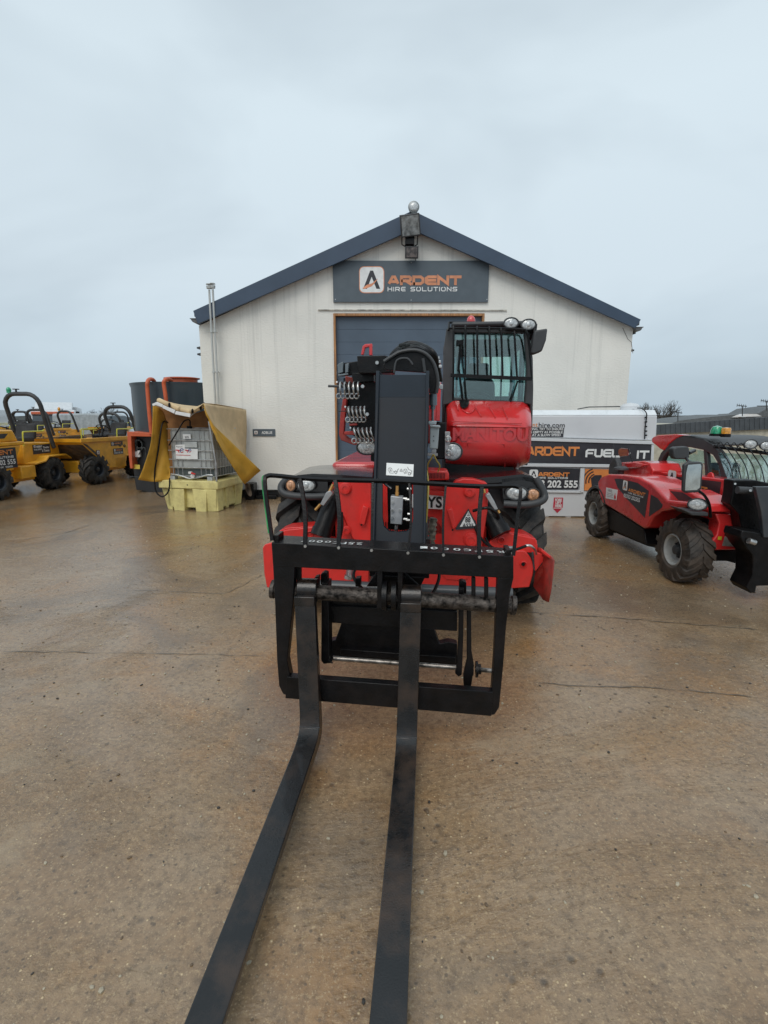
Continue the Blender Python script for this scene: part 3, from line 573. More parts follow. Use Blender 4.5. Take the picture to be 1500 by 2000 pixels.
# ---- load guard of flat bars
gz = smooth([P(532, 1056, 2.46), P(524, 1000, 2.49), P(517, 940, 2.52), P(522, 930, 2.54), P(538, 929, 2.56), P(600, 935, 2.57), P(680, 938, 2.56), P(760, 940, 2.56), P(850, 945, 2.56), P(940, 950, 2.56), P(995, 949, 2.55), P(1012, 951, 2.53), P(1017, 960, 2.51), P(1011, 1010, 2.49), P(1003, 1085, 2.46)], 3)
q = MB(); q.tube(gz, .0085, 4, flat=VD)
gd_ = link('load_guard', q, BLK, cg)
for t_, b_ in (((586, 935), (596, 1064)), ((655, 938), (661, 1069)), ((728, 941), (726, 1073)), ((799, 942), (797, 1078)), ((871, 946), (866, 1082)), ((941, 950), (936, 1085))):
    q = MB(); w_ = .012 if t_[0] in (586, 655, 941) else .007
    mid = P((t_[0] + b_[0]) / 2 + (5 if t_[0] < 800 else -3) * (1 if t_[0] != 728 else 0), (t_[1] + b_[1]) / 2, 2.50)
    q.tube(smooth([P(*t_, 2.56), mid, P(*b_, 2.46)], 4), w_ * .8, 4, flat=VD); link('guard_bar', q, BLK, gd_)
q = MB(); q.tube([p - UD * .0105 for p in gz[1:13]], .005, 4, flat=VD); link('green_edge', q, GRNP, gd_)
for x, y in ((597, 1066), (662, 1069), (726, 1074), (797, 1079), (866, 1083), (936, 1087)):
    q = MB(); c = P(x, y, 2.445); q.cyl(c, c - VD * .012, .008, n=6); link('guard_bolt', q, STL, gd_)
for x, y in ((545, 1052), (990, 1080)):
    q = MB(); q.box(P(x, y, 2.52) + ZD * .01, .012, .05, .02, 0, UD, VD, ZD); link('guard_lug', q, BLK, gd_, bev=.003)
q = MB()      # chalked number, written to be read from the cab
for (x0, y0), ln, s_ in (((707, 1062), '25FC0007', 1), ((985, 1081), 'R5FC0001', 1.15)):
    o = P(x0, y0, 2.50); wd = .34 * s_ / 8; x_ = 0
    for i, ch in enumerate(ln):
        dv = Vector((0, 0, 0)) + VD * random.uniform(-.006, .006)
        zt = (P(533, 1060, 2.44).z - .037 * ((o.x - P(533, 1060, 2.44).x) - x_)) + .004
        oo = Vector((o.x, o.y, 0)) - UD * x_ + dv + VD * .03; oo.z = P(530, 1060, 2.44).z + (P(1003, 1087, 2.44).z - P(530, 1060, 2.44).z) * ((oo - P(530, 1060, 2.44)).dot(UD) / (P(1003, 1087, 2.44) - P(530, 1060, 2.44)).dot(UD)) + .003
        text(q, ch, oo, -UD, -VD, .042, wd * .74, 0, .012); x_ += wd * random.uniform(.92, 1.1) * s_
link('chalk_marks', q, mat('chalk', (.72, .72, .70), .8, var=.3, scale=60), cg, recalc=False)
# ---- boom head
def vh(y): return 3.40 + (y - 728) / 47 * -.2 if y < 775 else 3.20 + (y - 775) / 165 * -.2 if y < 940 else 3.0 + (y - 940) / 135 * -.18
def hp(pts): return (pts, [vh(y) for x, y in pts])
def hslab(lst, name, m, dv=0, th_=.02, bev=.003, parent=tl):
    q = MB()
    for pts in lst: q.poly([P(x, y, vh(y) + dv) for x, y in pts], VD * th_)
    return link(name, q, m, parent, bev=bev)
bh = hslab([[(741, 732), (833, 732), (834, 776), (740, 776)]], 'boom_head', BOOM, 0, .03)
q = MB()
q.add([P(x, y, vh(y)) for x, y in [(740, 776), (834, 776), (830, 940), (736, 940)]] + [P(x, y, vh(y)) + VD * .03 for x, y in [(740, 776), (834, 776), (830, 940), (736, 940)]], [(0, 1, 2, 3), (7, 6, 5, 4), (0, 3, 7, 4), (1, 5, 6, 2), (2, 6, 7, 3)])
q.poly([P(x, y, vh(y)) for x, y in [(736, 940), (747, 940), (747, 1012), (750, 1029), (760, 1038), (777, 1040), (795, 1038), (804, 1029), (807, 1012), (807, 940), (830, 940), (828, 1078), (731, 1078)]], VD * .03)
link('face_plate', q, BOOM, bh)
q = MB()
for xa, xb, xc, xd in ((734.5, 741, 731, 726.5), (832, 838.5, 831, 825.5)):
    ys_ = [724, 733, 776, 830, 880, 940, 1000, 1078]
    F_ = []; B_ = []
    for y in ys_:
        t_ = (y - 724) / 354; l_ = xa + (xd - xa) * t_; r_ = xb + (xc - xb) * t_
        F_ += [P(l_, y, vh(y) - .028), P(r_, y, vh(y) - .028)]
    B_ = [p + VD * (.30 + .12 * math.sin(i / 15 * 3.1)) for i, p in enumerate(F_)]
    n_ = len(F_); fs = [(i, i + 1, i + 3, i + 2) for i in range(0, n_ - 2, 2)] + [(i + n_, i + 2 + n_, i + 3 + n_, i + 1 + n_) for i in range(0, n_ - 2, 2)] + [(i, i + 2, i + 2 + n_, i + n_) for i in range(0, n_ - 2, 2)] + [(i + 1, i + 1 + n_, i + 3 + n_, i + 3) for i in range(0, n_ - 2, 2)] + [(0, n_, n_ + 1, 1), (n_ - 2, n_ - 1, 2 * n_ - 1, 2 * n_ - 2)]
    q.add(F_ + B_, fs)
link('side_plate', q, BOOM, bh, bev=.004)
slab('inner_block', BLK, [([(756, 940), (804, 940), (804, 1032), (790, 1036), (758, 1034)], 3.12, .1)], bh)
slab('head_neck', BLK, [([(718, 1078), (842, 1078), (838, 1130), (722, 1126)], 2.72, .3), ([(726, 1124), (830, 1128), (812, 1165), (744, 1162)], 2.7, .1)], bh)
vb = slab('valve_block', ALU, [([(763, 969), (787, 971), (785, 1025), (762, 1023)], 2.93, .07)], bh)
q = MB(); q.cyl(P(775.5, 968, 2.95), P(775.5, 961, 2.95), .012, n=10); q.cyl(P(775.5, 961, 2.95), P(776, 949, 2.95), .010, n=10); link('brass_fitting', q, BRS, vb)
q = MB()
for x, y in ((767, 981), (767, 997), (781, 997), (766, 1011), (774, 1030)): c = P(x, y, 2.93); q.cyl(c, c - VD * .012, .009, n=8)
for x, y in ((791, 974), (796, 976), (792, 1014), (797, 1016), (799, 955), (800, 1004)): c = P(x, y, 2.96); q.cyl(c - UD * .012, c + UD * .012, .010, n=8)
q.cyl(P(774, 1026, 2.95), P(773, 1036, 2.95), .012, n=8)
link('steel_fitting', q, STL, vb)
q = MB()
for a_, b_, c_ in (((800, 948), (802, 975), (800, 1025)), ((765, 955), (752, 945), (748, 940)), ((794, 985), (803, 990), (803, 1000))): q.tube(smooth([P(*a_, 2.97), P(*b_, 3.0), P(*c_, 3.05)]), .008, 8)
link('hose', q, BLKG, bh)
# warning label
wl = hslab([[(755, 904), (808, 907), (807, 931), (754, 928)]], 'warning_label', DEC, -.004, .003, 0, bh)
q = MB(); o = P(756, 927, vh(927) - .006); ex = (P(806, 930, vh(930) - .006) - P(756, 927, vh(927) - .006)); ex /= 50; ez = (P(756, 907, vh(907) - .006) - o) / 20
def pic(pts, w_=.9, cl=False):
    w_ *= .8
    pts = [Vector((a, b)) for a, b in pts] + ([Vector(pts[0])] if cl else [])
    for i in range(len(pts) - 1):
        d = (pts[i + 1] - pts[i]).normalized() * .1; s_ = Vector((-d.y, d.x)).normalized() * w_ / 2
        a, b = pts[i] - d, pts[i + 1] + d
        q.sheet([o + ex * p.x + ez * p.y - VD * (.0003 * (i % 3)) for p in (a + s_, a - s_, b - s_, b + s_)])
def circ(cx, cy, r_, w_=.8): pic([(cx + r_ * math.cos(i * math.pi / 6), cy + r_ * math.sin(i * math.pi / 6)) for i in range(12)], w_, True)
circ(6, 10, 4, .5); circ(17, 6, 2.4, 1.0); pic([(5, 6), (5, 3.5), (12, 3.5), (12, 8), (15, 6)], .6); pic([(20, 7), (21, 11), (23, 13)], 1.0); pic([(4, 12), (8, 9), (5, 8)], .7); pic([(7, 12), (9, 12)], .7)
pic([(25, 8), (30.5, 8), (27.8, 13)], .6, True); pic([(27.8, 11), (27.8, 9.5)], .7)
circ(36, 9, 4.2, .5); circ(43.5, 4.5, 2.4, 1.0); pic([(41, 16), (42, 12.5), (48, 11)], .8); pic([(40, 17.5), (41.5, 14)], .8); pic([(49, 10), (47, 7), (47, 4)], 1.0); pic([(34, 12), (36, 8), (34, 4)], .7); pic([(38, 12), (37, 5)], .6)
link('pictograms', q, mat('print_black', (.03, .03, .03), .5), wl, recalc=False)
# hose guard above the head and the hoses over it
arc = [(752, 722), (750, 706), (764, 697), (780, 688), (800, 684), (818, 685), (834, 693), (846, 708), (853, 728), (855, 750), (852, 768), (838, 768), (838, 728)]
hg = slab('hose_guard', BLK, [(arc, 3.62, .05)], bev=.003)
q = MB(); q.tube(smooth([P(x, y, 3.60) for x, y in arc[1:11]], 4), .012, 8); link('guard_rim', q, DGR, hg)
q = MB()
for k in range(6):
    d = k * 3.2; q.tube(smooth([P(752 + k * 2, 715, 3.9), P(765, 700 - d * .4, 3.85), P(790, 688 - d, 3.8 + k * .03), P(812 + k, 680 - d * .55, 3.8 + k * .03), P(836 + k * 2, 692 - d * .3, 3.85), P(850 + k, 716 - d * .2, 3.9), P(856 + k, 745, 3.95)], 5), .016, 8)
link('hose', q, BLK, hg)
q = MB()
for i in range(26): c = P(random.uniform(780, 818), random.uniform(673, 686), 3.85); q.ell(c, random.uniform(.012, .024), .02, random.uniform(.01, .018), n=7, m=5)
link('hose_sleeve', q, mat('hose_sleeve', (.02, .025, .025), .7, var=.4), hg)
q = MB(); q.tube(smooth([P(770, 728, 3.55), P(775, 704, 3.55), P(795, 700, 3.55), P(806, 712, 3.55)]), .007, 6); q.cyl(P(826, 700, 3.58), P(830, 727, 3.58), .011, n=8); link('hose', q, DGR, hg)
# boom behind the head
q = MB(); q.mbx(-.335, .005, 3.45, 5.2, 1.55, 1.92); bm_ = link('boom_inner', q, BLK, tl, bev=.01)
q = MB(); q.mbx(-.37, .075, 4.9, 8.2, 1.50, 2.02); link('boom_outer', q, RED, tl, bev=.02)
slab('boom_strip', RED, [([(854, 736), (862, 737), (859, 822), (851, 822)], 4.6, .12)])
# ---- hydraulic rack left of the boom
rk = slab('coupling_rack', BLK, [([(697, 695), (752, 694), (768, 699), (768, 728), (738, 729), (700, 729)], 4.05, .22), ([(661, 710), (700, 705), (702, 731), (664, 735)], 4.30, .05), ([(670, 738), (738, 730), (738, 862), (714, 862), (688, 850), (676, 800), (672, 772)], 4.55, .10), ([(686, 728), (730, 728), (730, 745), (690, 748)], 4.25, .12)], bev=.006)
slab('grey_bracket', mat('grey_bracket', (.14, .17, .19), .4, coat=.3), [([(659, 712), (670, 706), (670, 727), (660, 730)], 4.25, .05), ([(674, 711), (681, 709), (680, 727), (674, 729)], 4.24, .05), ([(660, 731), (680, 729), (680, 732), (660, 735)], 4.23, .05)], rk)
slab('red_frame', REDD, [([(670, 776), (677, 776), (674, 812), (671, 848), (681, 856), (700, 862), (714, 864), (714, 871), (690, 869), (666, 860), (662, 848), (665, 806)], 4.45, .08), ([(674, 734), (690, 738), (704, 746), (704, 751), (675, 747)], 4.45, .05), ([(682, 828), (696, 827), (698, 831), (682, 832)], 4.4, .05), ([(672, 843), (688, 842), (696, 846), (694, 850), (672, 849)], 4.4, .05)], rk, bev=.005)
slab('red_handle', RED, [([(705, 693), (708, 676), (713, 672), (727, 671), (727, 694), (721, 694), (721, 677), (713, 679), (710, 693)], 4.2, .05)], rk, bev=.004)
def coil(cx0, cx1, cy, ry, v, n_, lean):
    q = MB(); pts = []; A_, B_ = P(cx0, cy, v), P(cx1, cy, v); r_ = ry * (v + .1) / FP
    for i in range(n_ * 16 + 1):
        t_ = i / (n_ * 16); a = 2 * math.pi * n_ * t_; pts.append(A_.lerp(B_, t_) + ZD * (r_ * math.cos(a)) + VD * (r_ * math.sin(a)) + UD * (lean * r_ * math.cos(a)))
    q.tube(pts, .0075, 7)
    for k in range(n_): c = A_.lerp(B_, (k + .35) / n_) - ZD * r_ - VD * .03; q.tube([c + (UD * math.cos(j * math.pi / 5) + ZD * math.sin(j * math.pi / 5)) * .02 for j in range(11)], .006, 6)
    return link('steel_coil', q, STL, rk)
coil(660, 703, 760, 13, 4.2, 5, -.15); coil(678, 716, 807, 12, 4.2, 5, -.3); coil(690, 730, 848, 12, 4.2, 5, -.45)
q = MB(); q.cyl(P(641, 754, 4.2), P(672, 755, 4.2), .010, n=8); q.cyl(P(660, 803, 4.25), P(680, 803, 4.25), .004, n=6); link('pin', q, DGR, rk)
q = MB()
for x, y in ((709, 755), (718, 809), (737, 709)): c = P(x, y, 4.03); q.cyl(c, c - VD * .03, .014, n=8)
link('bolt', q, STL, rk)
oval_lamp(tl, P(717, 874, 4.3), -VD + Vector((-.15, 0, 0)), .088, .060)
slab('lamp_bracket', BLK, [([(724, 858), (742, 858), (742, 905), (724, 900)], 4.34, .05)])
# ---- right of the head
slab('slew_column', BLK, [([(839, 768), (854, 768), (853, 790), (840, 790)], 3.7, .1), ([(853, 824), (872, 825), (870, 897), (851, 897)], 4.62, .3)], bev=.01)
q = MB(); q.cyl(P(846, 770, 3.68), P(846, 792, 3.68), .028, n=16); q.cyl(P(846, 792, 3.68), P(845, 800, 3.68), .018, n=12); q.cyl(P(845, 798, 3.68), P(845, 826, 3.68), .009, n=8); link('ram', q, mat('ram_grey', (.13, .16, .18), .3, metal=.5, coat=.4), tl)
jb = slab('junction_box', mat('box_grey', (.42, .47, .49), .35, coat=.3, var=.08), [([(840, 832), (858, 833), (855, 877), (839, 876)], 3.62, .09), ([(836, 822), (853, 822), (852, 829), (836, 829)], 3.66, .10), ([(839, 829), (860, 831), (860, 836), (839, 834)], 3.60, .12)], bev=.006)
q = MB()
for x, y in ((847, 852), (847, 861)): c = P(x, y, 3.62); q.cyl(c, c - VD * .006, .004, n=8)
link('screw', q, BLK, jb)
slab('cable_clamp', ALU, [([(834, 885), (855, 886), (855, 891), (834, 890)], 3.62, .05), ([(843, 878), (852, 878), (852, 885), (843, 885)], 3.62, .04)], jb, bev=.003)
q = MB(); q.tube(smooth([P(846, 888, 3.6), P(842, 896, 3.62), P(836, 906, 3.65), P(835, 918, 3.7), P(836, 930, 3.8)]), .005, 6); q.tube(smooth([P(847, 888, 3.6), P(853, 900, 3.62), P(859, 910, 3.65), P(855, 922, 3.7)]), .005, 6); q.tube(smooth([P(830, 905, 3.3), P(836, 940, 3.1), P(835, 980, 3.0), P(832, 1020, 3.0)]), .007, 6); link('yellow_cable', q, mat('yellow_cable', (.45, .33, .06), .5), jb)
q = MB()
for x, y in ((849, 754), (857, 749), (862, 754), (856, 756), (862, 758), (851, 762), (858, 707), (860, 716), (855, 700)): c = P(x, y, 3.9); q.box(c, .012, .02, .011, 0, UD, VD, ZD)
link('chrome_fitting', q, STL, tl, bev=.003)
slab('pink_fitting', mat('dull_red', (.5, .12, .13), .5), [([(843, 705), (854, 706), (860, 712), (860, 716), (846, 712)], 4.0, .05)], tl)
q = MB(); q.poly(pl([(869, 843), (879, 843), (879, 868), (876, 868), (876, 880), (879, 896), (869, 896)], 4.55), VD * .02)
mt = link('mirror_mount', q, ALU, tl, bev=.003)
for x, y in ((875, 857), (876, 884)):
    q = MB(); q.lathe(P(x, y, 4.53), -VD, [(0, .028), (.006, .028), (.008, .022), (.003, .014), (.01, .012), (.01, .002)], 20); link('ring', q, STL, mt)
# ---- cab
cb = slab('cab', CABW, [([(872, 641), (886, 640), (885, 655), (887, 786), (864, 792), (866, 720), (869, 665)], 5.18, .09), ([(1024, 643), (1034, 647), (1041, 700), (1042, 760), (1040, 835), (1036, 835), (1036, 790), (1025, 788), (1030, 720)], 5.18, .09), ([(885, 640), (1026, 643), (1026, 651), (885, 649)], 5.19, .08), ([(886, 777), (1026, 784), (1026, 792), (886, 786)], 5.19, .08)], bev=.012, seg=3)
c0, c1 = L(866, 790, 5.2), L(1041, 790, 5.2); ct = L(880, 641, 5.2)[2]; cbz = L(950, 912, 5.1)[2]
q = MB()
for u_ in (c0[0] + .02, c1[0] - .05):
    q.mbx(u_, u_ + .05, 6.35, 6.43, 1.8, ct - .04); q.mbx(u_, u_ + .05, 5.75, 5.82, 1.8, ct - .04); q.mbx(u_, u_ + .05, 5.2, 6.43, ct - .10, ct - .02); q.mbx(u_, u_ + .04, 5.25, 6.4, cbz + .05, 1.88)
q.mbx(c0[0] + .02, c1[0], 6.36, 6.42, cbz + .05, 2.0); q.mbx(c0[0] + .02, c1[0], 6.36, 6.42, ct - .14, ct - .02); q.mbx(c0[0] + .02, c1[0], 5.3, 6.4, cbz, cbz + .06)
link('cab_frame', q, CABW, cb, bev=.01)
q = MB()
for t_ in (.2, .35, .5, .65, .8): u_ = c0[0] + (c1[0] - c0[0]) * t_; q.mbx(u_, u_ + .02, 6.30, 6.33, 1.95, ct - .12)
link('rear_bars', q, BLK, cb)
q = MB(); q.mbx(c0[0] + .03, c1[0] - .03, 5.22, 6.4, ct - .05, ct + .005); q.mbx(c0[0] + .06, c1[0] - .1, 5.14, 5.4, ct + .005, ct + .05); link('roof', q, DGR, cb, bev=.02)
q = MB(); q.mbx(c0[0] + .1, c1[0] - .1, 5.24, 5.28, ct - .105, ct - .052); link('roof_lining', q, LINER, cb, bev=.01)
q = MB(); q.poly(pl([(884, 650), (1027, 652), (1028, 786), (886, 780)], 5.215), VD * .006); link('windscreen', q, GLS, cb)
q = MB(); q.mbx(c0[0] + .05, c1[0] - .05, 6.385, 6.39, 2.0, ct - .14); link('rear_window', q, GLS, cb)
for u_ in (c0[0] + .035, c1[0] - .04):
    q = MB(); q.mbx(u_, u_ + .006, 5.28, 6.36, 1.88, ct - .1); link('side_window', q, GLS, cb)
# seat, steering wheel
um = (c0[0] + c1[0]) / 2
q = MB(); q.mbx(um - .22, um + .22, 5.75, 6.15, 1.62, 1.76); q.poly([W3(um - .2, 6.12, 1.7), W3(um + .2, 6.12, 1.7), W3(um + .19, 6.22, 2.15), W3(um + .12, 6.24, 2.24), W3(um + .12, 6.25, 2.38), W3(um - .12, 6.25, 2.38), W3(um - .12, 6.24, 2.24), W3(um - .19, 6.22, 2.15)], VD * .08); link('seat', q, SEATM, cb, bev=.03, seg=3)
q = MB(); c = W3(um - .1, 5.55, 1.93); ax = (VD * -.5 + ZD * .85).normalized(); e1 = UD; e2 = ax.cross(e1); q.tube([c + (e1 * math.cos(j * math.pi / 14) + e2 * math.sin(j * math.pi / 14)) * .17 for j in range(29)], .014, 8)
for a in (0, 2.1, 4.2): q.tube([c, c + (e1 * math.cos(a) + e2 * math.sin(a)) * .17], .012, 6)
q.cyl(c, c - ax * .45, .03); link('steering_wheel', q, BLK, cb)
q = MB(); q.mbx(um - .42, um + .42, 5.3, 5.5, 1.45, 1.83); q.mbx(um + .28, um + .4, 5.5, 6.1, 1.5, 1.85); q.cyl(W3(um + .3, 5.7, 1.8), W3(um + .28, 5.62, 2.02), .02); link('console', q, CABW, cb, bev=.02)
q = MB(); q.tube([P(900, 668, 5.17), P(896, 720, 5.17), P(902, 765, 5.17), P(905, 790, 5.17)], .010, 6); q.tube([P(899, 672, 5.16), P(908, 745, 5.16), P(912, 790, 5.16)], .008, 6); q.box(P(898, 669, 5.17), .03, .02, .02, 0, UD, VD, ZD); link('wiper', q, BLK, cb)
q = MB(); q.tube([P(1011, 744, 5.16), P(1001, 775, 5.17), P(997, 785, 5.17)], .008, 6); link('wiper', q, BLK, cb)
# stone guard over the windscreen
q = MB()
for (x0, y0), (x1, y1) in (((886, 636), (885, 782)), ((909, 636), (909, 733)), ((932, 637), (933, 735)), ((956, 638), (959, 737)), ((979, 639), (982, 739)), ((1005, 645), (1010, 741))):
    A_, B_ = P(x0, y0 + 5, 5.03), P(x1, y1, 5.06); q.tube(smooth([A_ + VD * .12 + ZD * .015, A_ + VD * .03 + ZD * .02, A_ - ZD * .02, A_.lerp(B_, .5), B_], 4), .0105, 8)
sgd = link('stone_guard', q, BLK, cb)
q = MB(); q.tube([P(880, 733, 5.04), P(1039, 740, 5.04)], .016, 4, flat=ZD); q.tube(smooth([P(876, 641, 5.06), P(950, 641, 5.05), P(1018, 643, 5.05), P(1028, 648, 5.05), P(1032, 662, 5.06), P(1036, 700, 5.08), P(1039, 738, 5.08)], 3), .010, 6); q.tube([P(877, 630, 5.2), P(930, 630, 5.2), P(1000, 633, 5.2)], .011, 6); q.tube([P(877, 630, 5.2), P(876, 645, 5.1)], .011, 6); link('guard_rail', q, BLK, sgd)
# red cab nose
q = MB(); rows = [(781, 5.20, 871, 1033), (783, 5.16, 871, 1034), (797, 5.06, 872, 1036), (812, 4.95, 873, 1037.5), (822, 4.90, 873, 1038), (832, 4.87, 873, 1038), (834, 4.885, 873, 1038), (862, 4.875, 872, 1037.5), (885, 4.89, 871, 1036), (899, 4.94, 870, 1033), (908, 5.0, 870, 1028), (914, 5.08, 871, 1018), (916, 5.2, 874, 1008)]
NC = 26; vs = []
for y, v, xa, xb in rows:
    for i in range(NC + 1):
        t_ = i / NC; k = abs(2 * t_ - 1); vv = v + .13 * k ** 14 + .02 * k * k; yy = y + (3 * t_ if y < 900 else -2 * t_)
        if y < 790 and 7 <= i: pass
        vs.append(P(xa + (xb - xa) * t_, yy, vv))
q.add(vs, [(j * (NC + 1) + i, j * (NC + 1) + i + 1, (j + 1) * (NC + 1) + i + 1, (j + 1) * (NC + 1) + i) for j in range(len(rows) - 1) for i in range(NC)])
ns = link('cab_nose', q, RED, cb, ang=50)
q = MB(); q.mbx(L(873, 800, 5.2)[0], L(1036, 800, 5.2)[0] - .02, 5.12, 6.4, cbz + .02, 1.85); link('lower_body', q, RED, cb, bev=.03)
slab('wiper_recess', BLK, [([(897, 781), (917, 782), (914, 793), (908, 797), (904, 797), (899, 793)], [5.14, 5.14, 5.06, 5.03, 5.03, 5.06], .02)], ns, bev=0)
q = MB()
for pts in ([(914, 915), (914, 870), (918, 864), (978, 867), (985, 872), (986, 912)], [(880, 823), (1020, 827)], [(926, 790), (940, 813)], [(954, 791), (968, 815)], [(980, 793), (992, 817)], [(903, 800), (915, 807), (925, 801), (930, 787)], [(895, 801), (889, 786)]):
    q.tube(smooth([P(x, y, (5.13 - (y - 783) * .0062 if y < 820 else 4.885 if y < 880 else 4.90 + max(0, y - 890) * .005) - .004) for x, y in pts], 3), .0045, 6)
link('moulded_ribs', q, RED, ns)
q = MB(); text(q, 'MANITOU', P(884, 860, 4.872), UD, ZD, .115, .70, 0, .03); link('embossed_letters', q, RED, ns, recalc=False)
oval_lamp(cb, P(884, 882, 4.72), -VD, .085, .078)
slab('nose_underside', BLK, [([(868, 905), (1004, 913), (1000, 926), (868, 926)], 5.0, .9)], cb)
for x, y in ((998, 631), (1032, 634)): oval_lamp(cb, P(x, y, 5.12), -VD, .068, .048)
slab('lamp_rail', BLK, [([(990, 640), (1044, 643), (1042, 632), (1047, 632), (1049, 648), (990, 645)], 5.16, .04)], cb)
q = MB(); q.ell(P(920, 627, 5.6), .045, .045, .055); q.cyl(P(920, 636, 5.6), P(920, 630, 5.6), .05); link('beacon', q, REB, cb)
slab('mirror', DGR, [([(1044, 645), (1070, 641), (1067, 664), (1059, 686), (1043, 692), (1036, 690), (1039, 677), (1041, 660)], 5.05, .10)], cb, bev=.015)
q = MB(); q.tube([P(1046, 634, 5.15), P(1044, 650, 5.1), P(1036, 662, 5.15)], .018, 8); link('mirror_arm', q, BLK, cb)
# ---- turret and chassis
q = MB(); q.mbx(-1.0, -.36, 5.2, 7.6, 1.04, 1.29); link('engine_cover', q, RED, tl, bev=.05, seg=3)
q = MB(); q.mbx(-.75, .55, 5.0, 7.4, .95, 1.16); q.cyl(W3(-.155, 6.0, .85), W3(-.155, 6.0, 1.1), .55, n=40); link('turret', q, BLK, tl, bev=.02)
q = MB(); q.mbx(-.62, .32, 4.45, 7.9, .45, 1.0); link('chassis', q, RED, tl, bev=.02)
fp = slab('front_panel', REDX, [([(655, 942), (950, 952), (950, 1095), (655, 1090)], 4.30, .06)], bev=.006)
slab('front_ledge', REDX, [([(833, 957), (892, 963), (896, 968), (896, 972), (833, 966)], 4.22, .06)], fp)
q = MB()
for i in range(13):
    x = 748 + i * 4.6; q.poly(pl([(x, 1020), (x + 2, 1020), (x + 2, 1044), (x, 1044)], 4.296), VD * .002)
for i in range(15):
    x = 826 + i * 2.6; t_ = i / 14; y0 = 1009 + 22 * max(0, t_ - .55) / .45; q.poly(pl([(x, y0), (x + 1.2, y0), (x + 1.2, 1042), (x, 1042)], 4.296), VD * .002)
link('grille_slots', q, BLK, fp)
npl = slab('number_plate', DEC, [([(762, 963), (866, 968), (865, 995), (762, 990)], 4.24, .01)], tl, bev=.002)
q = MB(); text(q, 'YS', P(833, 990.5, 4.236), UD, ZD, .088, .13, 0, .03); link('plate_letters', q, mat('plate_black', (.01, .01, .01), .4), npl, recalc=False)
vbx = slab('vent_box', REDX, [([(832, 918), (873, 920), (877, 924), (877, 938), (832, 938)], 4.1, .25)], tl, bev=.012, seg=3)
q = MB()
for i in range(12): x = 837 + i * 2.8; q.poly(pl([(x, 924), (x + 1.2, 924), (x + 1.2, 935), (x, 935)], 4.096), VD * .002)
link('vent_slots', q, BLK, vbx)
# front bearing plates
pl1 = slab('bearing_plate', REDX, [([(648, 938), (655, 938), (724, 941), (724, 1060), (697, 1060), (688, 1050), (672, 1010), (664, 995), (652, 955)], 3.98, .05), ([(656, 1000), (668, 1005), (690, 1052), (690, 1062), (670, 1062), (656, 1040)], 4.05, .05)], bev=.006)
pl2 = slab('bearing_plate', REDX, [([(870, 948), (898, 946), (946, 950), (954, 956), (952, 1000), (942, 1068), (866, 1064), (868, 990)], 3.98, .05), ([(884, 948), (890, 940), (905, 935), (925, 936), (950, 943), (955, 951)], 4.1, .12)], bev=.006)
for par, lst in ((pl1, (((675, 954), .042), ((677, 1036), .032))), (pl2, (((917, 960), .04), ((920, 1054), .05)))):
    for (x, y), r_ in lst:
        q = MB(); c = P(x, y, 3.98); q.lathe(c, -VD, [(0, r_ * 1.25), (.012, r_ * 1.2), (.014, r_), (.03, r_ * .96), (.032, r_ * .5), (.026, r_ * .45), (.026, .001)], 28); link('pin_boss', q, REDX, par)
slab('bar_handle', REDX, [([(709, 987), (720, 992), (712, 1026), (700, 1023)], 3.94, .05)], pl1, bev=.006); slab('bar_handle', REDX, [([(873, 995), (883, 993), (892, 1030), (884, 1034)], 3.94, .05)], pl2, bev=.006)
q = MB()
for x, y in ((706, 1025), (884, 1035)): c = P(x, y, 3.935); q.cyl(c, c - VD * .004, .008, n=8)
link('hole_disc', q, BLK, tl)
# height plate (triangle)
tri = [(915, 996), (931, 1029), (896, 1030)]
tp = slab('height_plate', DARKT, [([(915, 993), (933, 1028), (933, 1031), (891, 1035), (890, 1031)], 3.965, .004)], pl2, bev=0)
slab('plate_face', DEC, [([(915, 998), (929, 1027), (898, 1029)], 3.962, .002)], tp, bev=0)
q = MB(); text(q, '88', P(908.5, 1020, 3.957), UD, ZD, .042, .042, 0, .02); text(q, 'AS35', P(903, 1030, 3.957), UD, ZD, .032, .088, 0, .02)
for i in range(3): q.poly(pl([(914 - i, 1001 + i * 2.6), (916 + i, 1001 + i * 2.6), (916 + i, 1002 + i * 2.6), (914 - i, 1002 + i * 2.6)], 3.958), VD * .001)
link('plate_letters', q, DARKT, tp, recalc=False)
# stabiliser cylinders
for a_, b_ in (((660, 955), (626, 1045)), ((938, 968), (978, 1042))):
    q = MB(); A_, B_ = P(*a_, 4.12), P(*b_, 3.98); q.cyl(A_, B_, .078, n=28); d = (B_ - A_).normalized(); q.cyl(B_ - d * .05, B_ + d * .012, .085, n=28); q.cyl(A_ + d * .08, A_ + d * .11, .084, n=28); link('stabiliser_cylinder', q, BLK, tl)
vk = slab('check_valve', ALU, [([(637, 962), (645, 958), (650, 964), (632, 988), (625, 985)], 3.9, .06)], bev=.004); q = MB(); q.cyl(P(641, 966, 3.93), P(651, 946, 3.93), .013, n=8); q.cyl(P(626, 985, 3.93), P(616, 996, 3.93), .012, n=8); link('brass_fitting', q, BRS, vk)
vk = slab('check_valve', ALU, [([(948, 968), (956, 963), (966, 980), (973, 995), (966, 996), (958, 984)], 3.9, .06)], bev=.004); q = MB(); q.cyl(P(944, 955, 3.93), P(946, 963, 3.93), .014, n=8); q.cyl(P(972, 997, 3.93), P(975, 1002, 3.93), .012, n=8); link('brass_fitting', q, BRS, vk)
